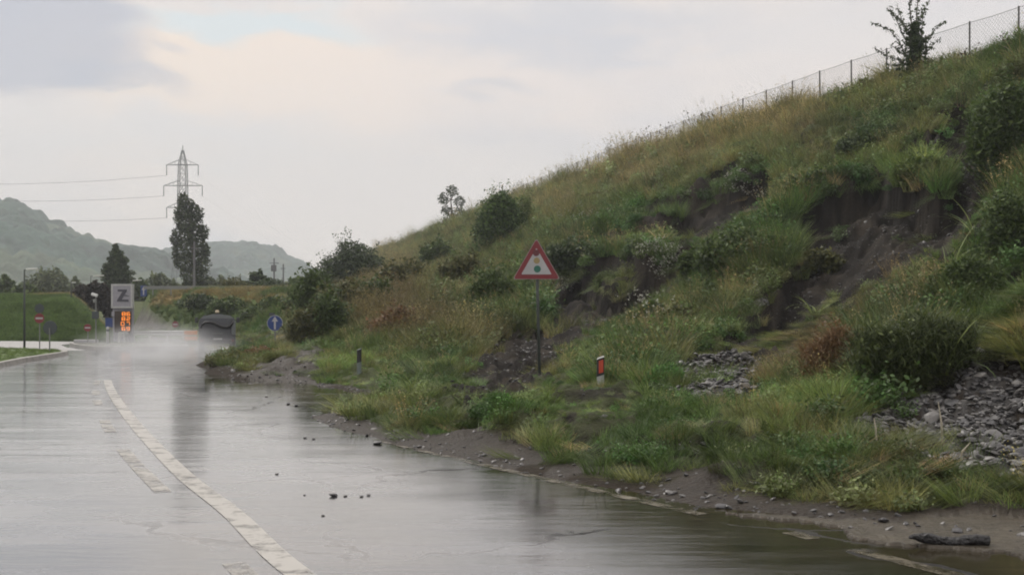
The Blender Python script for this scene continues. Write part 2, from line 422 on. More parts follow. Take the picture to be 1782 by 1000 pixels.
# ---- vegetation colour by place on the hillside (albedo of what grows there)
GREEN = np.array((.072, .132, .038)); DGREEN = np.array((.040, .074, .026)); LGREEN = np.array((.17, .26, .075))
TAN = np.array((.27, .25, .135)); BROWN = np.array((.125, .098, .055)); OLIVE = np.array((.155, .18, .07))
VEG = [  # px, py, rx, ry, colour, weight
    (1330, 215, 130, 40, TAN, .75), (1080, 300, 130, 40, TAN, .7), (1560, 165, 110, 40, OLIVE, .8), (960, 360, 90, 40, TAN, .6), (1640, 150, 60, 60, OLIVE, .7),
    (1400, 250, 80, 40, TAN, .5), (1200, 260, 90, 40, TAN, .5), (820, 420, 70, 30, OLIVE, .8), (800, 470, 120, 60, OLIVE, .4),
    (680, 520, 90, 60, BROWN, .7), (740, 570, 90, 50, BROWN, .7), (600, 540, 60, 50, BROWN, .5), (640, 470, 60, 30, OLIVE, .5), (700, 460, 60, 35, TAN, .5),
    (900, 590, 60, 20, BROWN, .8), (1090, 380, 70, 40, GREEN, .7), (1050, 420, 90, 40, GREEN, .8), (1000, 450, 60, 40, DGREEN, .8),
    (1290, 410, 80, 50, GREEN, .9), (1250, 480, 90, 60, GREEN, .6), (1440, 300, 90, 40, GREEN, .7), (1500, 230, 80, 30, DGREEN, .6),
    (1610, 285, 60, 22, LGREEN, .9), (1740, 220, 60, 80, GREEN, .9), (1740, 350, 70, 50, GREEN, .8), (1640, 440, 90, 50, LGREEN, .5), (1500, 480, 90, 50, TAN, .6), (1440, 610, 50, 60, BROWN, .8), (1350, 650, 30, 25, BROWN, .9),
    (1570, 560, 70, 60, DGREEN, .9), (1700, 570, 70, 50, GREEN, .7), (1300, 520, 70, 40, OLIVE, .6), (1150, 560, 70, 50, OLIVE, .6), (1200, 590, 60, 30, GREEN, .6),
    (1080, 610, 60, 30, GREEN, .8), (620, 640, 90, 30, LGREEN, .75), (760, 640, 80, 25, GREEN, .7), (880, 470, 60, 60, GREEN, .5), (760, 520, 40, 40, GREEN, .3),
    (560, 712, 60, 14, TAN, .6), (680, 705, 80, 18, OLIVE, .7), (760, 715, 60, 20, TAN, .35), (930, 680, 60, 20, LGREEN, .7), (1050, 700, 90, 25, LGREEN, .6),
    (1350, 700, 80, 20, LGREEN, .6), (1500, 690, 80, 14, LGREEN, .8), (1200, 740, 90, 30, GREEN, .5), (1050, 780, 90, 35, GREEN, .8), (1450, 830, 200, 25, DGREEN, .9),
    (1300, 800, 120, 25, GREEN, .7), (1560, 790, 60, 25, BROWN, .5), (1400, 760, 90, 20, OLIVE, .6), (1700, 860, 100, 20, GREEN, .8),
    (530, 540, 25, 60, GREEN, .9), (560, 480, 40, 30, DGREEN, .8), (490, 600, 14, 20, TAN, .6), (1700, 650, 60, 12, OLIVE, .5)]
def veg_colour(X, Y, h):
    px, py = project(X, Y, h)
    n = fbm(X * .35, Y * .35, 101, 4)[:, None]; n2 = fbm(X * 1.1, Y * 1.1, 117, 3)[:, None]
    c = GREEN * (1 - sst(.45, .75, n)) + OLIVE * sst(.45, .75, n)
    c = np.broadcast_to(c, (len(X), 3)).copy()
    for x, y, rx, ry, k, wt in VEG:
        g = np.exp(-(((px - x) / rx) ** 2 + ((py - y) / ry) ** 2))[:, None] * wt * (.5 + n2)
        g = np.clip(g, 0, .95); c = c * (1 - g) + k * g
    c = c * (.55 + .95 * n2)
    t = sst(.62, .74, n2); c = c * (1 - t * .25) + TAN * t * .25
    return c

# ------------------------------------------------------------------ THE SETTING
# ground sheet to the horizon
me_ground = mat('ground_soil', (.055, .065, .03), .9, noise=.35, nscale=.05)
o = mesh_obj('ground', [(-6000, -300, -.12), (6000, -300, -.12), (6000, 8000, -.12), (-6000, 8000, -.12)], [(0, 1, 2, 3)], me_ground); tag(o, kind='structure')

# wet asphalt
def road_material():
    m = bpy.data.materials.new('wet_asphalt'); m.use_nodes = True; t = m.node_tree; b = t.nodes['Principled BSDF']
    g = t.nodes.new('ShaderNodeNewGeometry')
    def mp(scale, rot=0.0):
        k = t.nodes.new('ShaderNodeMapping'); k.inputs['Scale'].default_value = scale; k.inputs['Rotation'].default_value = (0, 0, rot); t.links.new(g.outputs['Position'], k.inputs[0]); return k.outputs[0]
    def nz(v, s, d=5, r=.55):
        k = t.nodes.new('ShaderNodeTexNoise'); k.inputs['Scale'].default_value = s; k.inputs['Detail'].default_value = d; k.inputs['Roughness'].default_value = r; t.links.new(v, k.inputs['Vector']); return k.outputs[0]
    def mr(v, a, b_, lo, hi):
        k = t.nodes.new('ShaderNodeMapRange'); k.interpolation_type = 'SMOOTHSTEP'
        for nm, x in (('From Min', a), ('From Max', b_), ('To Min', lo), ('To Max', hi)): k.inputs[nm].default_value = x
        t.links.new(v, k.inputs['Value']); return k.outputs[0]
    def mth(op, a, b_):
        k = t.nodes.new('ShaderNodeMath'); k.operation = op
        for i, v in enumerate((a, b_)):
            if isinstance(v, (int, float)): k.inputs[i].default_value = v
            else: t.links.new(v, k.inputs[i])
        return k.outputs[0]
    RD = R(-22)
    streak = nz(mp((.26, 1.15, 1)), 1.0, 6, .62)             # ripples and ridges across the view
    grain = nz(mp((1, 1, 1)), 60, 3)
    patch = nz(mp((.35, .8, 1)), .8, 5)
    mud = nz(mp((.5, .9, 1)), 1.1, 5)
    sp = t.nodes.new('ShaderNodeSeparateXYZ'); t.links.new(g.outputs['Position'], sp.inputs[0])
    # how far right of the lane: muddy water collects by the toe of the slope
    side = mth('ADD', mth('MULTIPLY', sp.outputs[0], .93), mth('MULTIPLY', sp.outputs[1], .42))
    wet = mr(mth('ADD', side, mth('MULTIPLY', mth('SUBTRACT', mud, .5), 1.6)), 2.7, 4.3, 0, 1)
    mx = t.nodes.new('ShaderNodeMix'); mx.data_type = 'RGBA'
    mx.inputs[6].default_value = (.062, .062, .064, 1); mx.inputs[7].default_value = (.014, .015, .010, 1); t.links.new(wet, mx.inputs[0])
    mx3 = t.nodes.new('ShaderNodeMix'); mx3.data_type = 'RGBA'; mx3.inputs[7].default_value = (.03, .025, .015, 1); t.links.new(mx.outputs[2], mx3.inputs[6])
    t.links.new(mr(mth('ADD', side, mth('MULTIPLY', mth('SUBTRACT', mud, .5), 1.6)), 4.2, 5.6, 0, 1), mx3.inputs[0]); mx = mx3
    var = mr(patch, .3, .7, .7, 1.35)
    sc_ = t.nodes.new('ShaderNodeVectorMath'); sc_.operation = 'SCALE'; t.links.new(mx.outputs[2], sc_.inputs[0]); t.links.new(var, sc_.inputs['Scale'])
    t.links.new(sc_.outputs[0], b.inputs['Base Color'])
    dry = mr(streak, .52, .64, 0, 1)
    rough = mth('ADD', mth('MULTIPLY', mr(patch, .35, .65, .0, .16), 1.0), mth('ADD', mth('MULTIPLY', dry, .14), .13))
    wv = mth('SINE', mth('MULTIPLY', mth('ADD', side, mth('MULTIPLY', patch, .6)), 3.9), 0)
    rough = mth('ADD', rough, mth('MULTIPLY', wv, .035))
    rough = mth('ADD', rough, mr(nz(mp((1.2, 1.6, 1)), 1.6, 8, .7), .45, .7, 0, .12))
    rough = mth('MULTIPLY', rough, mr(wet, 0, 1, 1, .28))
    vo = t.nodes.new('ShaderNodeTexVoronoi'); vo.feature = 'DISTANCE_TO_EDGE'; vo.inputs['Scale'].default_value = .42
    wv2 = t.nodes.new('ShaderNodeTexNoise'); wv2.inputs['Scale'].default_value = 1.3; wv2.inputs['Detail'].default_value = 6; t.links.new(g.outputs['Position'], wv2.inputs['Vector'])
    va = t.nodes.new('ShaderNodeVectorMath'); va.operation = 'MULTIPLY_ADD'; t.links.new(wv2.outputs['Color'], va.inputs[0]); va.inputs[1].default_value = (1.2, 1.2, 0); t.links.new(g.outputs['Position'], va.inputs[2]); t.links.new(va.outputs[0], vo.inputs['Vector'])
    crack = mth('MULTIPLY', mr(vo.outputs['Distance'], .004, .014, 1, 0), mr(patch, .42, .55, 0, 1))
    dk = t.nodes.new('ShaderNodeMix'); dk.data_type = 'RGBA'; dk.inputs[7].default_value = (.008, .008, .008, 1); t.links.new(crack, dk.inputs[0]); t.links.new(sc_.outputs[0], dk.inputs[6]); t.links.new(dk.outputs[2], b.inputs['Base Color'])
    rough = mth('ADD', rough, mth('MULTIPLY', crack, .4))
    t.links.new(rough, b.inputs['Roughness'])
    t.links.new(mr(wet, 0, 1, 2.1, 1.33), b.inputs['IOR']); t.links.new(mr(wet, 0, 1, .5, .22), b.inputs['Specular IOR Level']); b.inputs['Specular IOR Level'].default_value = .5
    t.links.new(mr(wet, 0, 1, 1.0, .0), b.inputs['Coat Weight']); b.inputs['Coat Roughness'].default_value = .1; b.inputs['Coat IOR'].default_value = 1.4
    hgt = mth('ADD', mth('MULTIPLY', streak, .8), mth('MULTIPLY', nz(mp((.6, 2.2, 1)), 1.6, 3), .12))
    bp = t.nodes.new('ShaderNodeBump'); bp.inputs['Strength'].default_value = .36; bp.inputs['Distance'].default_value = .05; t.links.new(hgt, bp.inputs['Height']); t.links.new(mr(wet, 0, 1, .36, .16), bp.inputs['Strength'])
    b2 = t.nodes.new('ShaderNodeBump'); b2.inputs['Strength'].default_value = .5; b2.inputs['Distance'].default_value = .005; t.links.new(grain, b2.inputs['Height']); t.links.new(mr(wet, 0, 1, .5, .06), b2.inputs['Strength']); t.links.new(bp.outputs[0], b2.inputs['Normal'])
    t.links.new(b2.outputs[0], b.inputs['Normal']); t.links.new(bp.outputs[0], b.inputs['Coat Normal'])
    return m
M_road = road_material()
road_poly = [(-70, -12), (30, -12), (30, 20), (12, 52), (-3, 56), (-9, 58), (-14, 60.5), (-22, 61), (-26, 62.5), (-70, 63.5)]
o = mesh_obj('road', [(x, y, 0) for x, y in road_poly], [list(range(len(road_poly)))], M_road); tag(o, kind='structure')

# painted lines: worn paint over wet asphalt
def paint_material(name, colr, wear=.45, rough=.3):
    m = bpy.data.materials.new(name); m.use_nodes = True; t = m.node_tree; b = t.nodes['Principled BSDF']; ou = t.nodes['Material Output']
    g = t.nodes.new('ShaderNodeNewGeometry'); n_ = t.nodes.new('ShaderNodeTexNoise'); n_.inputs['Scale'].default_value = 3.5; n_.inputs['Detail'].default_value = 9; n_.inputs['Roughness'].default_value = .7
    t.links.new(g.outputs['Position'], n_.inputs['Vector'])
    b.inputs['Base Color'].default_value = (*colr, 1); b.inputs['Roughness'].default_value = rough
    mr_ = t.nodes.new('ShaderNodeMapRange'); mr_.inputs['From Min'].default_value = wear - .08; mr_.inputs['From Max'].default_value = wear + .12; mr_.inputs['To Min'].default_value = .0; mr_.inputs['To Max'].default_value = 1
    t.links.new(n_.outputs[0], mr_.inputs['Value'])
    tr = t.nodes.new('ShaderNodeBsdfTransparent'); ms = t.nodes.new('ShaderNodeMixShader')
    t.links.new(mr_.outputs[0], ms.inputs[0]); t.links.new(tr.outputs[0], ms.inputs[1]); t.links.new(b.outputs[0], ms.inputs[2]); t.links.new(ms.outputs[0], ou.inputs['Surface'])
    return m
M_paint = paint_material('white_road_paint', (.39, .375, .34), .39); M_paint2 = paint_material('worn_road_paint', (.36, .345, .31), .45)
M_yel = paint_material('muddy_edge_paint', (.13, .11, .07), .50)
def catmull(pts, n=12):
    out = []; p = [pts[0]] + list(pts) + [pts[-1]]
    for i in range(1, len(p) - 2):
        for k in range(n):
            t = k / n; a, b, c, d = (np.array(q) for q in p[i - 1:i + 3])
            out.append(.5 * (2 * b + (c - a) * t + (2 * a - 5 * b + 4 * c - d) * t * t + (3 * b - a - 3 * c + d) * t ** 3))
    out.append(np.array(pts[-1])); return out
def strip(pts, width, z, mb=None, wfun=None):
    mb = mb or MB(); V = []; n = len(pts)
    for i, p in enumerate(pts):
        t = np.array(pts[min(i + 1, n - 1)]) - np.array(pts[max(i - 1, 0)]); t = t / np.linalg.norm(t); q = np.array((t[1], -t[0]))
        w_ = width * (wfun(i / (n - 1)) if wfun else 1)
        V += [(*(p - q * w_ / 2), z), (*(p + q * w_ / 2), z)]
    mb.add(V, [[2 * i, 2 * i + 1, 2 * i + 3, 2 * i + 2] for i in range(n - 1)]); return mb
CL = catmull([(0.35, 3.6)] + [G(*p) for p in ((522, 1000), (405, 893), (322, 828), (262, 768), (226, 727), (202, 694), (191, 674), (187, 661))], 10)
mb = strip(CL, .17, .004); o = mb.build('road_marking', M_paint); tag(o, kind='structure')
DL = catmull([G(*p) for p in ((430, 1003), (378, 950), (330, 900), (284, 856), (232, 803), (207, 772), (185, 738), (172, 705), (167, 690), (167, 672), (172, 657))], 10)
mb = MB()
for a, b_ in ((.0, .05), (.3, .47), (.56, .62), (.70, .76), (.82, .86), (.92, .96)):
    i0, i1 = int(a * (len(DL) - 1)), int(b_ * (len(DL) - 1)); strip(DL[i0:i1 + 1], .14, .004, mb)
o = mb.build('road_marking', M_paint2); tag(o, kind='structure')
mb = MB(); E1 = catmull([(2.75, 6.2), G(1600, 985), G(1430, 941), G(1330, 916), (1.15, 9.0), (-1.0, 12.6), (-2.7, 15.6), (-5.0, 20)], 8); strip(E1[:14], .13, .004, mb); strip(E1[17:22], .12, .004, mb); strip(E1[30:44], .12, .004, mb)
o = mb.build('road_marking', M_yel); tag(o, kind='structure')
# side roads across the junction, sky glare on wet asphalt painted as pale colour
M_glare = mat('glare_painted_asphalt', (.25, .245, .235), .5, noise=.12, nscale=.6)
for pl2 in ([(-70, 47.5), (-30, 50.5), (-21.5, 47.6), (-18.6, 45.4), (-17.4, 46.8), (-19.6, 50.6), (-21.4, 54.5), (-22.5, 60.5), (-27, 62.2), (-70, 63.2)], [(-12.6, 47), (-8, 47), (-8, 55), (-12.6, 57)]):
    o = mesh_obj('side_road', [(x, y, .004) for x, y in pl2], [list(range(len(pl2)))], M_glare); tag(o, kind='structure')

# the embankment
nu, ny = 560, 640
u = np.linspace(-.62, .66, nu); Yr = np.exp(np.linspace(math.log(5.0), math.log(430), ny))
UU, YY = np.meshgrid(u, Yr); XX = (UU * YY).ravel(); YY = YY.ravel()
H, Dt, Df, MK = hill_h(XX, YY, True)
SOIL = np.array((.011, .009, .007)); SOIL2 = np.array((.034, .028, .021)); UNDER = np.array((.055, .045, .028))
MUDC = np.array((.025, .019, .013)); SILTC = np.array((.070, .060, .045)); GRAVC = np.array((.06, .058, .056))
vc = veg_colour(XX, YY, H)
alb = vc * .18 + UNDER * .45
def mixc(a, b, t): return a * (1 - t[:, None]) + b * t[:, None]
n_ = fbm(XX * 2.1, YY * 2.1, 201, 4); soil = SOIL * (1 - sst(.45, .7, n_)[:, None]) + SOIL2 * sst(.45, .7, n_)[:, None]
alb = mixc(alb, BROWN * .8, MK['streak'] * .6 * sst(.4, .6, n_)); alb = mixc(alb, soil, np.clip(MK['scar'] * 1.1 + MK['sparse'] * .7 + MK['riser'], 0, 1))
alb = mixc(alb, np.broadcast_to(GRAVC, alb.shape), MK['gravel']); alb = mixc(alb, MUDC * (.7 + .6 * n_[:, None]), MK['mud'])
alb = mixc(alb, np.broadcast_to(MUDC, alb.shape), sst(.8, .2, Dt) * (Dt > -1)); alb = mixc(alb, SILTC * (.75 + .5 * n_[:, None]), MK['silt'])
Hg = H.reshape(ny, nu); Xg = XX.reshape(ny, nu); Yg = YY.reshape(ny, nu)
gy_ = np.abs(np.diff(Hg, axis=0, append=Hg[-1:])) / np.maximum(np.diff(Yg, axis=0, append=Yg[-1:] + 1), .01); gx_ = np.abs(np.diff(Hg, axis=1, append=Hg[:, -1:])) / np.maximum(np.diff(Xg, axis=1, append=Xg[:, -1:] + 1), .01)
st_ = sst(.95, 1.5, np.hypot(gx_, gy_)); st_ = np.maximum(st_, np.maximum(np.roll(st_, 1, 0), np.roll(st_, -1, 0))); st_ = np.maximum(st_, np.maximum(np.roll(st_, 1, 1), np.roll(st_, -1, 1))).ravel()
alb = mixc(alb, soil, st_ * (Dt > 1.5)); alb = mixc(alb, soil, np.clip(MK['sw'] * 6, 0, 1))
ro = np.clip(.92 - .35 * MK['mud'] - .5 * MK['silt'], .3, 1)
idx = np.arange(nu * ny).reshape(ny, nu); q = np.stack([idx[:-1, :-1], idx[:-1, 1:], idx[1:, 1:], idx[1:, :-1]], -1).reshape(-1, 4)
keep = (Dt[q].max(1) > -.6); q = q[keep]
used = np.unique(q); rm = np.full(nu * ny, -1); rm[used] = np.arange(len(used))
M_hill = attr_mat('hillside_soil', .85, 9, .35, .8, 22, .05, 'rgh')
o = np_mesh('hillside', np.stack([XX, YY, H], 1)[used], rm[q], M_hill, smooth=True, attrs={'alb': ('FLOAT_VECTOR', alb[used].astype(np.float32)), 'rgh': ('FLOAT', ro[used].astype(np.float32))})
tag(o, kind='structure')

# flat heightfield patches of the background
def patch(name, x0, x1, y0, y1, nx, ny_, hf, cf, m, smooth=True):
    gx, gy = np.meshgrid(np.linspace(0, 1, nx), np.linspace(0, 1, ny_)); gy = gy.ravel(); gx = gx.ravel()
    Y = y0 + (y1 - y0) * gy; X = x0 + (x1 - x0) * gx
    h = hf(X, Y); c = cf(X, Y, h)
    ii = np.arange(nx * ny_).reshape(ny_, nx); qq = np.stack([ii[:-1, :-1], ii[:-1, 1:], ii[1:, 1:], ii[1:, :-1]], -1).reshape(-1, 4)
    ob = np_mesh(name, np.stack([X, Y, h], 1), qq, m, smooth=smooth, attrs={'alb': ('FLOAT_VECTOR', c.astype(np.float32))}); tag(ob, kind='structure'); return ob
M_bank = attr_mat('bank_turf', .9, 1.2, .35, .9, 5, .25)
def bank_h(X, Y):   # grass bank across the junction, left
    px = 891 + X / Y * F
    e = sst(206, 110, px + (fbm(X * .3, Y * .3, 3) - .5) * 10)
    return -.1 + (2.75 * np.sin(np.clip((Y - 63.6) / 16, 0, 1) * math.pi / 2) * e + .5 * (fbm(X * .25, Y * .25, 13) - .5) * sst(64, 68, Y)) + .06
def bank_c(X, Y, h):
    n = fbm(X * .5, Y * .5, 15)[:, None]; c = np.array((.065, .115, .036)) * (.4 + 1.1 * n)
    t = sst(80, 86, Y)[:, None]; return c * (1 - t) + np.array((.17, .16, .08)) * t
patch('grass_bank', -70, -20.5, 63.2, 140, 160, 150, bank_h, bank_c, M_bank)
def rbank_h(X, Y):  # raised road bank in the middle distance
    px = 891 + X / Y * F
    e = sst(225, 262, px)
    front = np.interp(px, [200, 240, 345, 520], [88, 86, 70, 66])
    return -.11 + (3.25 * sst(0, 14, Y - front) * e)
def rbank_c(X, Y, h):
    px, py = project(X, Y, h)
    n = fbm(X * .4, Y * .4, 25)[:, None]; c = np.array((.09, .13, .04)) * (.6 + .8 * n)
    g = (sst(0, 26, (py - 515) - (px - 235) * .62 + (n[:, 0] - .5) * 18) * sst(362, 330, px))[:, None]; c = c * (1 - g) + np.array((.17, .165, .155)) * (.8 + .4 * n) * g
    t = (sst(.62, .78, h / 3.2) * sst(.5, .6, fbm(X * .25, Y * .25, 31)) * sst(345, 330, px))[:, None]; return c * (1 - t) + np.array((.28, .2, .08)) * t
patch('road_bank', -48, 2, 63, 130, 190, 150, rbank_h, rbank_c, M_bank)
# flat land behind
def plain_h(X, Y): return -.13 + (2.33 + 1.2 * fbm(X * .02, Y * .02, 37)) * sst(104, 128, Y)
def plain_c(X, Y, h): n = fbm(X * .03, Y * .03, 39)[:, None]; return np.array((.09, .11, .045)) * (.6 + .8 * n)
patch('far_ground', -420, 60, 103, 760, 90, 220, plain_h, plain_c, M_bank)
# wooded hills far off
M_hills = attr_mat('wooded_hills', .95, .03, .45, 1.0, .08, 8)
def ridge_patch(name, Y0, Y1, prof, seed, x0, x1, drop=0):
    xs = [p[0] for p in prof]; ys = [(545 - p[1]) / F * Y1 + CH for p in prof]
    def hf(X, Y):
        px = 891 + X / Y * F; base = np.interp(px, xs, ys)
        base = base * (1 + 0 * Y)
        t = (Y - Y0) / (Y1 - Y0)
        prof_ = np.where(t < 1, np.sin(np.clip(t, 0, 1) * math.pi / 2) ** 1.3, np.cos(np.clip((t - 1) * 2.0, 0, 1) * math.pi / 2) ** .6)
        spur = (fbm(X * .006, Y * .006, seed + 3, 4) - .5) * .5 * np.sin(np.clip(t, 0, 1) * math.pi)
        return -6 + base * (prof_ + spur) + 9 * (fbm(X * .05, Y * .05, seed, 3) - .4) + 6.0 * np.abs(vnoise(X * .11, Y * .11, seed + 1) * 2 - 1) + 3 * vnoise(X * .3, Y * .3, seed + 2)
    def cf(X, Y, h):
        n = fbm(X * .016, Y * .016, seed + 9, 5)[:, None]; n2 = vnoise(X * .12, Y * .12, seed + 11)[:, None]
        c = np.array((.026, .052, .038)) * (.1 + 1.5 * n + .9 * n2)
        t = sst(.60, .68, n) * .6; return c * (1 - t) + np.array((.11, .13, .07)) * t
    return patch(name, x0, x1, Y0, Y0 + (Y1 - Y0) * 1.35, 420, 240, hf, cf, M_hills)
ridge_patch('hills', 520, 900, [(-500, 300), (-200, 318), (-60, 335), (0, 352), (45, 362), (85, 387), (140, 410), (200, 430), (290, 447), (380, 475), (460, 500), (600, 545)], 301, -620, -120)
ridge_patch('hills', 950, 1350, [(-100, 470), (150, 450), (250, 445), (310, 432), (370, 421), (440, 424), (480, 433), (500, 447), (530, 461), (560, 474), (620, 492), (800, 540)], 331, -900, 80)

# turf island and kerb on the left
M_turf = mat('turf', (.075, .115, .03), .9, noise=.35, nscale=2.5, bump=.5); M_kerb = mat('kerb_stone', (.22, .21, .19), .6, noise=.3, nscale=4)
def slab(name, poly, z, m, kerb=True, kw=.18):
    cx = sum(p[0] for p in poly) / len(poly); cy_ = sum(p[1] for p in poly) / len(poly); n = len(poly)
    inner = []
    for i, p in enumerate(poly):
        d = np.array((cx - p[0], cy_ - p[1])); d = d / np.linalg.norm(d); inner.append(np.array(p) + d * kw * 1.4)
    mb_ = MB(); V = [(x, y, z - .02) for x, y in inner] + [(x, y, -.02) for x, y in inner]
    mb_.add(V, [list(range(n))]); o1 = mb_.build(name, m); tag(o1, kind='structure')
    k = MB(); V = [(x, y, -.02) for x, y in poly] + [(x * .995 + cx * .005, y * .995 + cy_ * .005, z) for x, y in poly] + [(x, y, z) for x, y in inner] + [(x, y, -.03) for x, y in inner]
    Fc = []
    for i in range(n):
        j = (i + 1) % n; Fc += [[i, j, j + n, i + n], [i + n, j + n, j + 2 * n, i + 2 * n], [i + 2 * n, j + 2 * n, j + 3 * n, i + 3 * n]]
    k.add(V, Fc); o2 = k.build('kerb', M_kerb); tag(o2, kind='structure'); return o1
isl = [(-11.0, 22), (-12.3, 26), (-14.15, 31.8), (-15.0, 35.5), (-15.55, 39), (-16.0, 41.5), (-16.8, 43.4), (-18.2, 44.8), (-21, 46.8), (-27, 49), (-36, 50), (-60, 50), (-60, 18), (-20, 14)]
slab('turf', isl, .13, M_turf)
isl2 = [(-17.2, 47.5), (-15.4, 47.0), (-13.5, 48.0), (-14.2, 50.5), (-18, 53.5), (-20.6, 53.5), (-19.2, 50.5)]
slab('turf', isl2, .14, mat('island_soil', (.07, .075, .05), .9, noise=.4, nscale=2))

# ------------------------------------------------------------------ VEGETATION building blocks
def blades(n, h, spread, wid, lean=.35, droop=.5, segs=4, r=None, comb=0.0, flat=0.0):
    """n curved blades: returns verts, quads, per-vertex variation"""
    r = r or np.random.default_rng(1)
    a = r.uniform(0, 2 * math.pi, n); rad = spread * np.sqrt(r.uniform(0, 1, n)); base = np.stack([rad * np.cos(a), rad * np.sin(a), np.full(n, -.04)], 1)
    ld = a + r.normal(0, .9, n); L_ = h * r.uniform(.45, 1.0, n)
    dirs = np.stack([np.cos(ld), np.sin(ld), np.zeros(n)], 1)
    if comb: dirs = dirs * (1 - comb) + np.array([1, 0, 0]) * comb; dirs /= np.linalg.norm(dirs, axis=1)[:, None]
    le = r.uniform(.1, 1, n) * lean; dr = r.uniform(.3, 1, n) * droop
    V = []; bv = np.repeat(r.uniform(0, 1, n), (segs + 1) * 2)
    side = np.stack([-dirs[:, 1], dirs[:, 0], np.zeros(n)], 1)
    tw = r.uniform(0, math.pi, n)[:, None]; side = side * np.cos(tw) + np.array([[0, 0, 1.]]) * 0 + dirs * np.sin(tw)
    for k in range(segs + 1):
        t = k / segs
        ang = (le + dr * t * 1.3 + flat)[:, None] * 1.0
        if k == 0: pos = base.copy()
        else: pos = pos + (dirs * np.sin(ang) + np.array([[0, 0, 1.]]) * np.cos(ang)) * (L_ / segs)[:, None]
        w_ = wid * (1 - .85 * t ** 1.5) * .5
        V.append(pos - side * w_); V.append(pos + side * w_)
    V = np.stack(V, 1).reshape(n, segs + 1, 2, 3).reshape(-1, 3)
    b = (np.arange(n) * (segs + 1) * 2)[:, None, None] + (np.arange(segs) * 2)[None, :, None] + np.array([0, 1, 3, 2])[None, None, :]
    return V, b.reshape(-1, 4), bv
def leaves(centres, size, r, flat=.5, aspect=.55):
    """leaf-sized rhombic quads at given centres"""
    n = len(centres); nr = r.normal(0, 1, (n, 3)); nr[:, 2] = np.abs(nr[:, 2]) + flat; nr /= np.linalg.norm(nr, axis=1)[:, None]
    t = np.cross(nr, r.normal(0, 1, (n, 3))); t /= np.linalg.norm(t, axis=1)[:, None] + 1e-9; b = np.cross(nr, t)
    s = (size * r.uniform(.55, 1.25, n))[:, None]
    V = np.stack([centres - t * s, centres - b * s * aspect, centres + t * s, centres + b * s * aspect], 1).reshape(-1, 3)
    return V, np.arange(4 * n).reshape(-1, 4), np.repeat(r.uniform(0, 1, n), 4)
def join(parts):
    V = []; Q = []; B = []; o_ = 0
    for v, q_, b in parts: V.append(v); Q.append(q_ + o_); B.append(b); o_ += len(v)
    return np.concatenate(V), np.concatenate(Q), np.concatenate(B)
def veg_mesh(name, vqb, m, parent=None, link=True):
    v, q_, b = vqb
    return np_mesh(name, v, q_, m, parent, link=link, attrs={'bv': ('FLOAT', b.astype(np.float32))})
M_tint = leaf_mat('grass_blades', (0, 0, 0), use_tint=True)
M_tint2 = leaf_mat('weed_leaves', (0, 0, 0), var=.35, use_tint=True, hue=(1, 1.1, 1))
M_petal = mat('pale_petals', (.55, .55, .48), .7)
PROT = bpy.data.collections.new('plant_kinds')
def proto(i, nm, parts, m):
    ob = veg_mesh('%02d_%s' % (i, nm), join(parts), m, link=False); PROT.objects.link(ob); return ob
pr = np.random.default_rng(5)
for i in range(3): proto(i, 'tall_grass', [blades(90, .85, .28, .014, .4, .8, r=pr)], M_tint)                     # 0-2
for i in range(2): proto(3 + i, 'short_grass', [blades(110, .38, .26, .014, .6, .9, 3, r=pr)], M_tint)             # 3-4
def weed(r, n=26, h=.6, s=.3, ls=.045):
    C = []; st = []
    v, q_, b = blades(n, h, s * .5, .01, .6, .3, 3, r=r); st.append((v, q_, b))
    vv = v.reshape(n, 4, 2, 3).mean(2)
    for k in range(n):
        for j in range(9):
            t = r.uniform(.25, 1) * 3; i0 = min(int(t), 2); f = t - i0
            C.append(vv[k, i0] * (1 - f) + vv[k, i0 + 1] * f + r.normal(0, .05, 3))
    return st + [leaves(np.array(C), ls, r)]
for i in range(3): proto(5 + i, 'leafy_weed', weed(pr), M_tint2)                                                    # 5-7
def dry(r, n=45, h=1.0):
    v, q_, b = blades(n, h, .25, .008, .3, .35, 4, r=r); tip = v.reshape(n, 5, 2, 3).mean(2)[:, 4]; t3 = v.reshape(n, 5, 2, 3).mean(2)[:, 3]
    C = np.concatenate([tip * f + t3 * (1 - f) + r.normal(0, .012, (n, 3)) for f in (1, .8, .6)])
    return [(v, q_, b), leaves(C, .022, r), blades(40, h * .5, .25, .012, .5, .8, 3, r=r)]
for i in range(2): proto(8 + i, 'seed_grass', dry(pr), M_tint)                                                      # 8-9
for i in range(2): proto(10 + i, 'lying_grass', [blades(90, .95, .35, .014, .25, .2, 4, r=pr, comb=.82, flat=.95)], M_tint)   # 10-11
proto(12, 'broad_leaf_grass', [blades(34, 1.0, .16, .04, .5, 1.3, 5, r=pr)], M_tint)                                # 12
def cushion(r, n=700, rad=.5):
    p = r.normal(0, 1, (n, 3)); p /= np.linalg.norm(p, axis=1)[:, None]; p[:, 2] = np.abs(p[:, 2]); p *= (rad * r.uniform(.6, 1.05, n))[:, None]; p[:, 2] *= .8
    return [leaves(p, .05, r, .2), blades(60, .7, rad * .8, .012, .6, .6, 3, r=r)]
for i in range(2): proto(13 + i, 'cushion_shrub', cushion(pr), M_tint2)                                             # 13-14
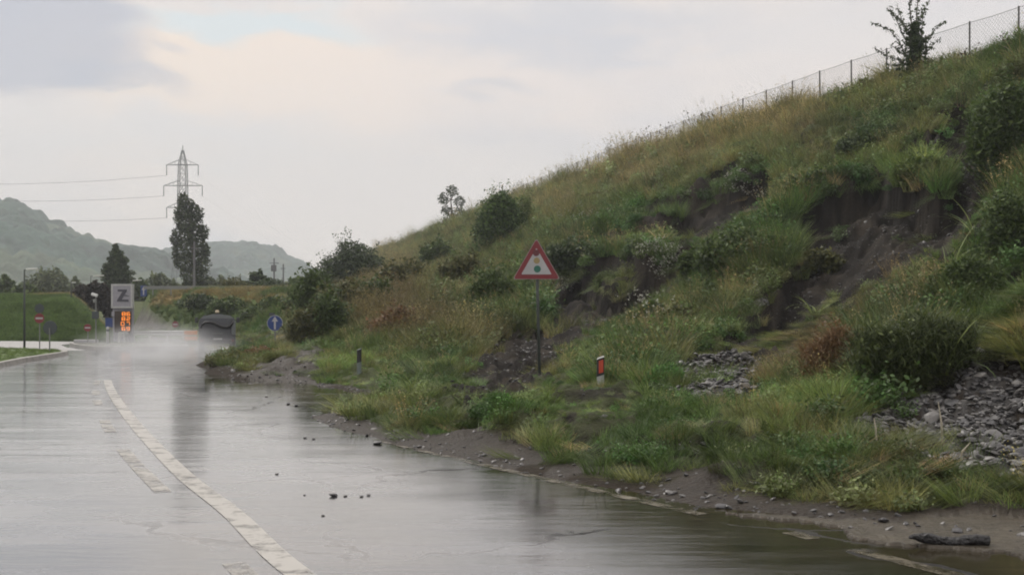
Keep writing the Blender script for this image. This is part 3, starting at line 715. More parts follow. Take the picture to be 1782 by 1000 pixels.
def scatter(name, label, cat, pts, rot, scl, idx_, tint, coll, nrot=None):
    n = len(pts); me = bpy.data.meshes.new(name); me.vertices.add(n); me.vertices.foreach_set('co', np.asarray(pts, np.float32).ravel())
    for nm, ty, key, arr in (('rot', 'FLOAT_VECTOR', 'vector', rot), ('scl', 'FLOAT', 'value', scl), ('idx', 'INT', 'value', idx_), ('tint', 'FLOAT_VECTOR', 'vector', tint)):
        a = me.attributes.new(nm, ty, 'POINT'); a.data.foreach_set(key, np.ascontiguousarray(arr, dtype=np.int32 if ty == 'INT' else np.float32).ravel())
    ob = bpy.data.objects.new(name, me); COL.objects.link(ob)
    g = bpy.data.node_groups.new(name, 'GeometryNodeTree'); g.interface.new_socket('Geometry', in_out='INPUT', socket_type='NodeSocketGeometry'); g.interface.new_socket('Geometry', in_out='OUTPUT', socket_type='NodeSocketGeometry')
    gi = g.nodes.new('NodeGroupInput'); go = g.nodes.new('NodeGroupOutput'); ip = g.nodes.new('GeometryNodeInstanceOnPoints'); ci = g.nodes.new('GeometryNodeCollectionInfo')
    ci.inputs['Collection'].default_value = coll; ci.inputs['Separate Children'].default_value = True; ci.inputs['Reset Children'].default_value = True
    def na(nm, ty):
        k = g.nodes.new('GeometryNodeInputNamedAttribute'); k.data_type = ty; k.inputs['Name'].default_value = nm; return [o_ for o_ in k.outputs if o_.enabled and o_.name == 'Attribute'][0]
    g.links.new(gi.outputs[0], ip.inputs['Points']); g.links.new(ci.outputs[0], ip.inputs['Instance']); ip.inputs['Pick Instance'].default_value = True
    g.links.new(na('idx', 'INT'), ip.inputs['Instance Index']); g.links.new(na('rot', 'FLOAT_VECTOR'), ip.inputs['Rotation']); g.links.new(na('scl', 'FLOAT'), ip.inputs['Scale'])
    g.links.new(ip.outputs[0], go.inputs[0])
    md = ob.modifiers.new('plants', 'NODES'); md.node_group = g
    return tag(ob, label, cat, kind='stuff')

# ---- grass and weeds over the embankment
def candidates(n, y0, y1, ymax_w, r):
    """random places on the slope, denser near the viewer"""
    X = []; Y = []
    t = r.uniform(0, 1, n); Yc = np.exp(math.log(y0) + t * (math.log(y1) - math.log(y0)))
    uc = r.uniform(-.56, .60, n); Xc = uc * Yc
    return Xc, Yc
r = np.random.default_rng(11)
Xc, Yc = candidates(700000, 7.5, 330, 0, r)
# area of a cell of this sampling grows with Y^2: thin the near ones to the wanted density
dens = np.interp(Yc, [7, 14, 25, 45, 80, 150, 330], [62, 52, 26, 11, 5.0, 1.9, .6])       # plants per square metre
have = 700000 / (math.log(330 / 7.5) * 1.16) / Yc ** 2
keep = r.uniform(0, 1, len(Xc)) < dens / have
Xc = Xc[keep]; Yc = Yc[keep]
h_, d_, f_, mk = hill_h(Xc, Yc, True)
f_far = -1.8
ok = (d_ > .45) & (f_ > f_far)
bare = np.clip(mk['riser'] * .8 + mk['scar'] * .985 + mk['gravel'] * .97 + mk['mud'] * .97 + mk['silt'] + mk['sparse'] * .6 - mk['streak'] * .5, 0, 1)
ok &= r.uniform(0, 1, len(Xc)) > bare
Xc, Yc, h_, d_, f_ = Xc[ok], Yc[ok], h_[ok], d_[ok], f_[ok]; mk = {k: v[ok] for k, v in mk.items()}
n = len(Xc); print('hillside plants', n)
vcx = veg_colour(Xc, Yc, h_); drym = (r.uniform(0, 1, n) < .06)[:, None]; vcx = np.where(drym, TAN * .9, vcx) * r.uniform(.6, 1.45, (n, 1)) * (1 + r.normal(0, .06, (n, 3)))
greeny = vcx[:, 1] / (vcx[:, 0] + 1e-6)
kn = fbm(Xc * .5, Yc * .5, 61, 3) + r.normal(0, .10, n); pu = r.uniform(0, 1, n)
idx_ = np.where(greeny < 1.02, np.where(pu < .6, r.integers(8, 10, n), r.integers(0, 3, n)), np.where(kn < .40, r.integers(0, 3, n), np.where(kn < .57, r.integers(5, 8, n), np.where(kn < .63, r.integers(13, 15, n), r.integers(0, 3, n)))))
idx_ = np.where((pu > .985) & (Yc < 60), 12, idx_)
near = sst(7.0, 2.5, d_) * sst(1.3, .5, h_)
idx_ = np.where(r.uniform(0, 1, n) < near * .8, np.where(r.uniform(0, 1, n) < .42, r.integers(10, 12, n), r.integers(3, 5, n)), idx_)
lie = r.uniform(0, 1, n) < np.maximum(mk['streak'] * .97, mk['scar'] * .7)
idx_ = np.where(lie, r.integers(10, 12, n), idx_)
q0x, q0y = project(Xc, Yc, h_); edge = (lookup(SCARS, q0x, q0y + 12) > .5) & (mk['scar'] < .55) & (r.uniform(0, 1, n) < .3)
idx_ = np.where(edge, r.integers(10, 12, n), idx_); lie = lie | edge
scl = r.uniform(.65, 1.25, n) * np.interp(Yc, [7, 30, 80, 150, 330], [.8, .95, 1.1, 1.6, 2.2]) * (.4 + 1.2 * fbm(Xc * .55, Yc * .55, 77, 3))
scl *= np.where(idx_ >= 13, .8, 1) * (1 - .5 * near) * np.where(mk['scar'] > .3, .7, 1) * np.where(mk['streak'] > .4, .8, 1)
vcx = vcx * (1 + .12 * sst(14, 3, f_))[:, None]; scl *= np.where((f_ < 3.5) & (f_ > .6), np.where(Yc > 56, 1.45, 1.15), 1) * np.where(f_ < .6, .8, 1)
# shorter growth where a scar or the stones show just behind it
ppx, ppy = project(Xc, Yc, h_); up_ = .55 * F / Yc
for k_ in (.5, 1.0, 1.5):
    bh = np.maximum(lookup(SCARS, ppx, ppy - up_ * k_), lookup(GRAVEL, ppx, ppy - up_ * k_)); scl *= np.where((bh > .5) & (mk['scar'] < .5), .74, 1)
scl = np.where(near > .5, np.maximum(scl, .42), scl)
MP1, MP2 = hit(1045, 668), hit(625, 650)
for sx_, sy_ in ((.53, 21.5), MP1[:2], MP2[:2]):    # trodden patch round each post
    ux, uy = sx_ / math.hypot(sx_, sy_), sy_ / math.hypot(sx_, sy_); al = (Xc - sx_) * ux + (Yc - sy_) * uy; ac = np.abs((Xc - sx_) * uy - (Yc - sy_) * ux)
    scl *= np.where((ac < .55) & (al > -5.5) & (al < .6), .42, 1)
# which way is downhill, for the combed-down grass; the rest leans a little downhill
e = .5; gx = (hill_base(Xc + e, Yc)[0] - hill_base(Xc - e, Yc)[0]) / (2 * e); gy = (hill_base(Xc, Yc + e)[0] - hill_base(Xc, Yc - e)[0]) / (2 * e)
down = np.arctan2(-gy, -gx)
rz = np.where(lie, down + r.normal(0, .35, n), r.uniform(0, 2 * math.pi, n))
slope = np.arctan(np.hypot(gx, gy))
rx = np.where(lie, 0, r.normal(0, .14, n)); ry = np.where(edge, .75, np.where(lie, np.clip(slope * .8, 0, .6), r.normal(0, .14, n)))
pts = np.stack([Xc, Yc, h_ - .02], 1)
far_m = np.zeros(n, bool)
def put(sel, name, label, cat): scatter(name, label, cat, pts[sel], np.stack([rx, ry, rz], 1)[sel], scl[sel], idx_[sel], np.clip(vcx[sel], .01, .5), PROT)
verge = (near > .35)
put(~verge, 'hillside_grass', 'tall green and straw coloured grass and weeds covering the slumped embankment', 'grass')
put(verge, 'verge_grass', 'short matted green grass on the debris strip beside the wet road', 'grass')

# ---- grass fringe on the turf banks at the left
r = np.random.default_rng(12)
def simple_scatter(name, label, cat, X, Y, Zf, tint, ids, s0, s1):
    k = len(X); h = Zf(X, Y)
    scatter(name, label, cat, np.stack([X, Y, h], 1), np.stack([r.normal(0, .1, k), r.normal(0, .1, k), r.uniform(0, 6.28, k)], 1), r.uniform(s0, s1, k), r.choice(ids, k), tint * r.uniform(.7, 1.3, (k, 1)), PROT)
X = r.uniform(-45, -20.7, 16000); Y = r.uniform(63.6, 84, 16000); px = 891 + X / Y * F; m_ = (px > -60) & (px < 200); X, Y = X[m_], Y[m_]
tt = np.where((Y > 80)[:, None], np.array((.24, .22, .11)), np.array((.085, .15, .045)) * (.55 + .9 * fbm(X * .35, Y * .35, 411, 4)[:, None]))
simple_scatter('bank_grass', 'smooth green grass bank behind the junction on the left', 'grass', X, Y, bank_h, tt, [3, 4], .6, 1.0)
X = r.uniform(-40, 0, 14000); Y = r.uniform(66, 100, 14000); px = 891 + X / Y * F; m_ = (px > 262) & (px < 540); X, Y = X[m_], Y[m_]; h = rbank_h(X, Y); _, pyy = project(X, Y, h)
m_ = ((pyy - 515) - (px[m_] - 235) * .62 < 8) | (px[m_] > 345); X, Y = X[m_], Y[m_]
nn = fbm(X * .25, Y * .25, 31)[:, None]; tt = np.where((nn > .6) & (rbank_h(X, Y)[:, None] > 2.0), np.array((.22, .19, .08)), np.array((.09, .14, .045)))
simple_scatter('road_bank_grass', 'rough yellowish grass on the raised road bank behind the sweeper', 'grass', X, Y, rbank_h, tt, [0, 1, 3, 5, 6], .4, .75)
X = []; Y = []
k = 9000; Xi = r.uniform(-32, -10, k); Yi = r.uniform(18, 50, k); pin = in_poly(Xi, Yi, [(a * .985 - .3, b) for a, b in isl]); Xi, Yi = Xi[pin], Yi[pin]; Xi = Xi - .25
simple_scatter('island_grass', 'short mown grass on the kerbed island at the left edge', 'grass', Xi, Yi, lambda a, b: a * 0 + .10, np.array((.10, .17, .04)), [3, 4], .22, .4)

# ---- stones
M_stone = bpy.data.materials.new('wet_stone'); M_stone.use_nodes = True
t = M_stone.node_tree; b = t.nodes['Principled BSDF']; oi = t.nodes.new('ShaderNodeObjectInfo'); cr = t.nodes.new('ShaderNodeValToRGB')
t.links.new(oi.outputs['Random'], cr.inputs[0]); cr.color_ramp.elements[0].color = (.035, .035, .037, 1); cr.color_ramp.elements[1].color = (.16, .155, .145, 1)
e_ = cr.color_ramp.elements.new(.6); e_.color = (.06, .059, .058, 1); t.links.new(cr.outputs[0], b.inputs['Base Color']); b.inputs['Roughness'].default_value = .38
STN = bpy.data.collections.new('stone_kinds')
def stone_mesh(seed, sub=2, fl=.5):
    bm = bmesh.new(); bmesh.ops.create_icosphere(bm, subdivisions=sub, radius=1.0); rr = random.Random(seed)
    ax = [Vector((rr.gauss(0, 1), rr.gauss(0, 1), rr.gauss(0, 1))).normalized() for _ in range(9)]; ds = [rr.uniform(.55, .85) for _ in ax]
    for v in bm.verts:
        for a, d in zip(ax, ds):
            k = v.co.dot(a)
            if k > d: v.co -= a * (k - d) * .85
        v.co.z *= fl; v.co.x *= 1.25
    me = bpy.data.meshes.new('stone'); bm.to_mesh(me); bm.free(); me.materials.append(M_stone); return me
for i in range(5):
    ob = bpy.data.objects.new('%02d_stone' % i, stone_mesh(i + 3, 2, (.45, .55, .35, .6, .5)[i])); STN.objects.link(ob)
r = np.random.default_rng(21)
Xc = r.uniform(-12, 16, 420000); Yc = r.uniform(7.5, 36, 420000); px = 891 + Xc / Yc * F
m_ = (px > 380) & (px < 1900); Xc, Yc = Xc[m_], Yc[m_]
h_, d_, f_, mk = hill_h(Xc, Yc, True)
dn = mk['gravel'] * 460 * (h_ < 2.0) + mk['gravel'] * 60 * (h_ >= 2) + mk['scar'] * (14 + 70 * sst(.42, .6, fbm(Xc * .8, Yc * .8, 303))) + mk['sparse'] * 25 + mk['mud'] * 14 * (d_ > .1) + 30 * sst(.35, .1, np.abs(d_ - .25)) + 1.5
dn = dn * (d_ > .0)
m_ = r.uniform(0, 1, len(Xc)) < dn / (420000 / (28 * 28.5)); Xc, Yc, h_, mk, d_ = Xc[m_], Yc[m_], h_[m_], {k: v[m_] for k, v in mk.items()}, d_[m_]
n = len(Xc); print('stones', n)
sz = np.exp(r.normal(math.log(.017), .45, n)); sz = np.where(mk['gravel'] > .5, np.exp(r.normal(math.log(.029), .38, n)), sz); sz = np.clip(sz, .012, .11)
scatter('gravel', 'grey wet stones and gravel washed out of the slope onto the verge', 'gravel', np.stack([Xc, Yc, h_ + sz * .15], 1), np.stack([r.normal(0, .4, n), r.normal(0, .4, n), r.uniform(0, 6.28, n)], 1), sz, r.integers(0, 5, n), np.ones((n, 3)) * .2, STN)
k = 0
for (px, py, s_, lab) in ((580, 863, .035, 'largest dark stone lying alone on the wet lane'), (601, 863, .016, 'small chip just right of the largest stone on the lane'), (482, 825, .018, 'lone dark chip on the lane, nearest the white line'),
        (629, 864, .016, 'flat dark fragment on the lane, left one of the close pair'), (641, 862, .019, 'flat dark fragment on the lane, right one of the close pair'), (562, 897, .013, 'tiny chip on the lane nearest the camera'), (530, 861, .012, 'tiny chip left of the largest stone on the lane'),
        (531, 762, .022, 'dark stone on the lane below the tip of the debris tongue, left one of two'), (546, 764, .022, 'dark stone on the lane below the tip of the debris tongue, right one of two'), (464, 690, .035, 'dark clod at the far puddle edge beyond the debris tongue'),
        (502, 703, .03, 'dark clod on the road between the far puddle and the debris tongue'), (516, 706, .035, 'clod right beside the debris tongue, nearer the grass'), (656, 772, .05, 'pale stone in the mud at the lower edge of the debris tongue')):
    x, y = G(px, py); ob = bpy.data.objects.new('stone', stone_mesh(50 + k, 2, .5)); COL.objects.link(ob); ob.location = (x, y, gz(x, y) * (gz(x, y) > 0) + s_ * .35); ob.scale = (s_, s_, s_); ob.rotation_euler = (0, .1, k * 1.3)
    tag(ob, lab, 'stone', 'loose stones on the road'); k += 1

# ------------------------------------------------------------------ TREES AND BUSHES
M_bark = mat('bark', (.10, .085, .065), .9, noise=.3, nscale=12, bump=.5)
LM = {}
def lm(key, c, **k):
    if key not in LM: LM[key] = leaf_mat('leaves_' + key, c, **k)
    return LM[key]
def crown_pts(blobs, n, r, shell=.55):
    """points in lumpy ellipsoids (cx,cy,cz,rx,ry,rz)"""
    vol = np.array([b[3] * b[5] for b in blobs]); cnt = (n * vol / vol.sum()).astype(int); out = []
    for b, c in zip(blobs, cnt):
        k = 0; p = r.normal(0, 1, (c, 3)); p /= np.linalg.norm(p, axis=1)[:, None]
        lump = .8 + .45 * vnoise(p[:, 0] * 2.3 + b[0] * 3 + 10, p[:, 2] * 2.3 + p[:, 1] * 1.7 + 10, 5)
        p *= (r.uniform(shell ** 3, 1, c) ** (1 / 3) * lump)[:, None]
        out.append(p * np.array(b[3:6]) + np.array(b[:3]))
    return np.concatenate(out)
def limb_mb(base, blobs, r0, nl=7, rr=random):
    mb = MB(); top = max(b[2] for b in blobs); cx = sum(b[0] for b in blobs) / len(blobs); cy_ = sum(b[1] for b in blobs) / len(blobs)
    pts = [Vector((cx * t, cy_ * t, top * t)) + Vector((rr.uniform(-1, 1), rr.uniform(-1, 1), 0)) * r0 * (t > 0) for t in (-.03, .25, .5, .75, 1)]
    mb.tube(pts, [r0, r0 * .85, r0 * .65, r0 * .4, r0 * .12], 7)
    for k in range(nl):
        b = blobs[k % len(blobs)]; t = rr.uniform(.2, .8); s = Vector((cx * t, cy_ * t, top * t)); e_ = Vector((b[0] + rr.uniform(-.7, .7) * b[3], b[1] + rr.uniform(-.7, .7) * b[4], b[2] + rr.uniform(-.2, .7) * b[5]))
        mb.tube([s, s.lerp(e_, .5) + Vector((0, 0, .04 * top)), e_], [r0 * .4, r0 * .25, r0 * .06], 5)
    return mb
def tree(name, loc, blobs, nleaf, lsize, lmat, r0, label, cat='tree', group=None, seed=1, shell=.55, flat=.4, parts=('crown', 'trunk'), sprays=0, spray_len=.6, grassy=0):
    rr = np.random.default_rng(seed); random.seed(seed)
    root = empty(name, loc, 0, label, cat, group)
    P_ = [leaves(crown_pts(blobs, nleaf, rr, shell), lsize, rr, flat)]
    if sprays:   # twigs of leaves that break the outline
        C = []
        for _ in range(sprays):
            b = blobs[rr.integers(len(blobs))]; d = rr.normal(0, 1, 3); d[2] = abs(d[2]) * 1.2; d /= np.linalg.norm(d); s = np.array(b[:3]) + d * np.array(b[3:6]) * .85
            for j in range(14): C.append(s + (d * .8 + np.array([0, 0, .35])) * spray_len * (j / 14) + rr.normal(0, lsize * .6, 3))
        P_.append(leaves(np.array(C), lsize * .8, rr, flat))
    if grassy:
        C = crown_pts(blobs, grassy, rr, .8)
        for c in C:
            v, q_, b_ = blades(7, spray_len * 1.5, .05, lsize * .3, .9, 1.6, 4, r=rr); P_.append((v + c, q_, b_))
    veg_mesh(parts[0], join(P_), lmat, root)
    limb_mb(loc, blobs, r0).build(parts[1], M_bark, root, True)
    return root
DG = lm('dark_green', (.040, .068, .030), var=.55); MG = lm('mid_green', (.062, .105, .034), var=.5); GG = lm('grey_green', (.10, .135, .08), var=.4)
LG = lm('light_green', (.10, .155, .045), var=.4); PU = lm('plum', (.035, .032, .030), var=.4); OG = lm('olive_green', (.085, .10, .04), var=.4); BR = lm('rusty_brown', (.15, .10, .055), var=.4)
def px_m(D): return D / F
def at(px, py, D): return P(px, py, D)
# poplar
D = 120; s = D / F; base = at(342, 530, D); base.z = 2.2
bl = []
for py, hw, cx in ((362, 16, 328), (385, 24, 328), (405, 28, 331), (430, 31, 334), (455, 32, 336), (478, 26, 339), (498, 16, 341)):
    p = at(cx, py, D); bl.append((p.x - base.x, 0, p.z - base.z, hw * s, hw * s * .9, 19 * s))
for px, py, hw in ((312, 372, 8), (306, 415, 9), (354, 405, 9), (360, 440, 8), (318, 350, 9), (345, 372, 10), (308, 445, 7)):
    p = at(px, py, D); bl.append((p.x - base.x, random.uniform(-.5, .5), p.z - base.z, hw * s, hw * s, 15 * s))
tree('poplar_tree', base, bl, 8000, .17, lm('poplar_green', (.050, .075, .042), var=.6), .28, 'tall dark columnar poplar standing in front of the pylon', seed=3, shell=.3)
# conifer
D = 112; s = D / F; base = at(205, 520, D); base.z = 2.3; bl = []
for i, (py, hw) in enumerate(((432, 5), (442, 11), (452, 16), (463, 21), (474, 25), (485, 25), (496, 20))):
    p = at(203 + (i % 3 - 1) * 2, py, D); bl.append((p.x - base.x, 0, p.z - base.z, hw * s, hw * s, 9 * s))
tree('conifer_tree', base, bl, 6000, .18, DG, .2, 'dark pointed conifer rising behind the sign with the letter Z', seed=4, shell=.3)
# round background trees
def round_tree(px, top, bot, hw, D, m, label, seed, name='broadleaf_tree', n=2600, group='trees behind the junction', lumps=6, ls=.26, z0=2.2):
    rr = random.Random(seed); s = D / F; base = at(px, bot, D); base.z = min(base.z, z0); bl = []
    H_ = at(px, top, D).z - base.z
    for k in range(lumps):
        fx = (k + .5) / lumps * 2 - 1; hh = H_ * (1 - .45 * abs(fx) ** 1.6) * rr.uniform(.8, 1.0); rx = hw * s / lumps * 2.0
        bl.append((fx * hw * s * .78, rr.uniform(-.3, .3) * hw * s, hh * .6, rx, hw * s * .5, hh * .42))
    return tree(name, base, bl, n, ls, m, .14, label, group=group, seed=seed, shell=.35)
round_tree(80, 458, 512, 52, 135, GG, 'wide grey green tree behind the grass bank at the left', 5, n=2600, lumps=7)
round_tree(2, 468, 516, 30, 118, MG, 'green tree cut by the left edge of the picture', 6)
round_tree(285, 463, 512, 38, 140, GG, 'rounded pale tree between the Z sign and the poplar', 7, n=2000)
round_tree(130, 478, 515, 22, 150, GG, 'small faint tree left of the conifer', 8)
round_tree(383, 474, 516, 24, 150, GG, 'pale tree directly right of the poplar', 9)
round_tree(45, 486, 516, 30, 110, MG, 'low green shrub tree at the foot of the left lamp', 10, n=1200)
round_tree(452, 463, 520, 26, 105, DG, 'spiky dark tree left of the two utility poles', 11, n=1900, lumps=5)
round_tree(428, 482, 535, 20, 100, DG, 'narrow dark tree in front of the spiky one', 12, n=1500, lumps=4)
round_tree(500, 480, 528, 24, 125, GG, 'greyish tree behind the thinner utility pole', 13)
round_tree(405, 500, 525, 22, 115, LG, 'light green low tree right of the poplar base', 14, n=1100)
for a_ in ((366, 472, 514, 22, 145, GG, 'pale tree tucked against the right side of the poplar', 16), (520, 476, 530, 26, 112, MG, 'green tree between the utility poles and the embankment', 17), (478, 492, 530, 24, 98, MG, 'green tree at the foot of the utility pole with the transformer', 18),
           (245, 474, 512, 22, 128, MG, 'green tree directly right of the conifer', 19), (320, 484, 514, 26, 128, GG, 'low grey tree at the left of the poplar foot', 20), (108, 474, 514, 26, 140, GG, 'grey tree right of the wide grey green one', 21)):
    round_tree(*a_)
D = 86; hw = 34; s = D / F; base = at(168, 560, D); base.z = 0.6
bl = [((-30 + k * 13) * s, 0, at(0, 512 + abs(k - 2) * 3 + (k > 3) * 12, D).z - base.z, 12 * s, 14 * s, (20 + (k > 1) * 6) * s) for k in range(6)]
tree('hedge_bush', base, bl, 7000, .16, PU, .1, 'dark purplish hedge mass left of the Z sign', 'bush', seed=15, shell=.3, parts=('foliage', 'stem'))
def bush(px, py, hw, hh, D, m, label, seed, n=1800, ls=.12, base=None, group=None, sprays=10, depth=.7, r0=.05, grassy=0):
    """px,py: foot of the bush in the photo; hw, hh half width and height in photo pixels; D distance"""
    rr = random.Random(seed); s = D / F; b_ = base or at(px, py, D); bl = []
    for k in range(8):
        a = rr.uniform(-1, 1); c = rr.uniform(-1, 1) * depth; t = rr.uniform(.28, .68)
        w_ = (1 - .5 * abs(a)) ; bl.append((a * hw * s * .66, c * hw * s * .6, hh * s * t * w_ * 1.1, hw * s * .5, hw * s * .45, hh * s * .36))
    bl.append((0, 0, hh * s * .35, hw * s * .75, hw * s * .6, hh * s * .38))
    return tree('bush', b_, bl, n, ls, m, r0, label, 'bush', group, seed, .4, .3, ('foliage', 'stem'), sprays, hh * s * .25, grassy)
# bushes below the raised road
for q_ in ((352, 590, 36, 68, 78, DG, 'dark bush behind the sweeper, on its left', 31), (398, 585, 34, 66, 76, MG, 'green bush right above the sweeper beacon', 32), (440, 592, 34, 62, 72, MG, 'green bush between the sweeper and the blue arrow sign', 33),
           (478, 590, 34, 80, 74, MG, 'taller green bush directly behind the blue arrow sign', 34), (462, 560, 40, 50, 90, DG, 'dark shrub mass above the blue arrow sign', 35), (515, 585, 26, 95, 62, MG, 'upright bush at the left foot of the embankment', 36),
           (408, 555, 30, 40, 92, OG, 'olive shrub on the raised road bank', 37), (535, 540, 30, 70, 66, MG, 'leafy light bush above the left end of the embankment', 38)):
    D_ = q_[4]; x = (q_[0] - 891) / F * D_; zt = at(0, q_[1], D_).z
    z0 = max(float(rbank_h(np.array([x]), np.array([float(D_)]))[0]), gz(x, D_), -.05); hh = q_[3] + (q_[1] - (545 - (z0 - CH) / D_ * F)) * -1
    bush(q_[0], q_[1], q_[2], max(30, hh), D_, q_[5], q_[6], q_[7], 2200, .11, base=Vector((x, D_, z0 - .1)), group='bushes below the raised road')
# bushes on the slope: foot found by looking along the photo's line of sight
def slope_bush(px, py, hw, hh, m, label, seed, n=2600, ls=None, D=None, **k):
    p = hit(px, py)
    if D:
        top = CH + (545 - (py - hh)) / F * D; x = (px - 891) / F * D; p = Vector((x, D, gz(x, D))); hh = (top - p.z) * F / D
    D_ = p.y; p.z -= .1; n = int(n * 1.9)
    return bush(px, py, hw, hh, D_, m, label, seed, n, ls or max(.05, .0024 * D_), base=p, **k)
slope_bush(604, 492, 66, 84, DG, 'large dark bush breaking the skyline at the left end of the embankment', 41, 7000, .13, D=92, sprays=50)
slope_bush(650, 478, 30, 46, MG, 'smaller green bush against the right of the large skyline bush', 42, 2400, .11, D=98, sprays=20)
slope_bush(876, 428, 50, 102, lm('fresh_green', (.06, .115, .035), var=.6), 'rounded dark bush on the slope above and left of the triangular sign', 43, 7000, .10, sprays=50)
slope_bush(915, 400, 26, 70, LG, 'pale leggy bush leaning on the rounded dark one', 44, 1500, .07, sprays=20)
slope_bush(1000, 478, 46, 62, DG, 'dark bush just right of the triangular sign', 45, 2600, sprays=40, grassy=200)
slope_bush(1290, 478, 76, 84, MG, 'broad green bush in the middle of the slope between two scars', 46, 5000, sprays=40, grassy=420)
slope_bush(1225, 470, 40, 50, MG, 'low bush at the left of the broad green one', 47, 2400)
slope_bush(1420, 332, 50, 40, MG, 'green bush above the biggest scar', 48, 2600)
slope_bush(1610, 318, 52, 50, LG, 'yellow green bush at the head of the biggest scar', 50, 2400, sprays=20, grassy=300)
slope_bush(1745, 300, 62, 150, MG, 'tall leafy bush at the right edge below the fence', 51, 6000, sprays=90, grassy=200)
slope_bush(1760, 440, 50, 120, MG, 'green bush at the right edge below the tall leafy one', 52, 3000, sprays=50, grassy=250)
TH = lm('thicket_green', (.060, .090, .034), var=.65)
slope_bush(1596, 650, 112, 132, TH, 'dark rounded thicket at the foot of the slope beside the gravel', 53, 1800, .035, sprays=30, grassy=2400)
slope_bush(1462, 655, 56, 120, BR, 'withered reddish brown bush at the left of the dark thicket', 54, 1200, .03, sprays=20, grassy=1200)
slope_bush(1690, 520, 70, 90, MG, 'green bush above the dark thicket, towards the right edge', 55, 4000, .045, sprays=40, grassy=350)
slope_bush(1180, 585, 50, 56, OG, 'olive bush below the white flowers', 56, 3000)
slope_bush(1130, 560, 34, 40, MG, 'small green bush right of the sign post scar', 57, 1800)
slope_bush(760, 470, 30, 54, MG, 'upright green bush on the slope left of the rounded dark bush', 59, 900, sprays=30, grassy=200)
slope_bush(850, 545, 44, 90, MG, 'green bush left of the sign post', 60, 1200, sprays=40, grassy=420)
slope_bush(575, 590, 36, 80, MG, 'green bush at the left foot of the embankment above the mud', 63, 1000, sprays=30, grassy=260)
slope_bush(1500, 262, 40, 34, DG, 'dark low bush below the sapling on the crest', 64, 2000)
for a_ in ((548, 560, 40, 96, MG, 'shaggy bush below the large skyline bush, leftmost', 81), (600, 556, 44, 80, OG, 'olive bush below the large skyline bush', 82), (650, 540, 40, 66, MG, 'green bush below the smaller skyline bush', 83), (700, 500, 40, 56, OG, 'olive bush right below the bare skyline left of the upright bush', 84),
           (530, 600, 34, 70, OG, 'olive bush above the mud at the far bend', 85), (690, 590, 50, 60, BR, 'brownish weeds bush above the small dark marker post', 86), (810, 500, 46, 60, OG, 'olive bush below the upright slope bush', 87), (1420, 470, 40, 44, OG, 'olive bush at the left lip of the biggest scar', 88)):
    slope_bush(a_[0], a_[1], a_[2], a_[3], a_[4], a_[5], a_[6], 1100, sprays=36, grassy=320)
# debris in front of the sweeper: torn-up bushes lying on the mud
for k_, (x, y, hw_, hh_, m_, lab) in enumerate(((-7.6, 33.5, .6, .5, MG, 'washed down green brush nearest the sweeper'), (-7.2, 30.2, 1.0, .75, OG, 'olive heap of uprooted brush beside the far puddle'), (-8.2, 36.5, 1.2, .75, LG, 'light green brush on the debris heap below the arrow sign'), (-6.8, 31.5, 1.1, .6, BR, 'brown brush on the debris heap by the road bend'))):
    b = Vector((x, y, gz(x, y) - .05)); bush(0, 0, hw_ * F / y * .85, hh_ * F / y * .5, y, m_, lab, 70 + k_, 2600, .05, base=b, group='torn brush on the road edge', sprays=30, r0=.025)
# odd little tree behind the crest
D = 150; s = D / F; base = at(790, 400, D); bl = []
for px, py, rx, ry in ((787, 332, 11, 11), (771, 348, 9, 9), (800, 352, 10, 12), (776, 366, 10, 9), (796, 370, 15, 10), (785, 380, 14, 10), (782, 392, 17, 9), (770, 340, 5, 6)):
    p = at(px, py, D); bl.append((p.x - base.x, 0, p.z - base.z, rx * s, rx * s, ry * s))
tree('broadleaf_tree', base, bl, 1700, .17, DG, .16, 'small open tree standing alone behind the crest of the embankment', seed=80, shell=.3)
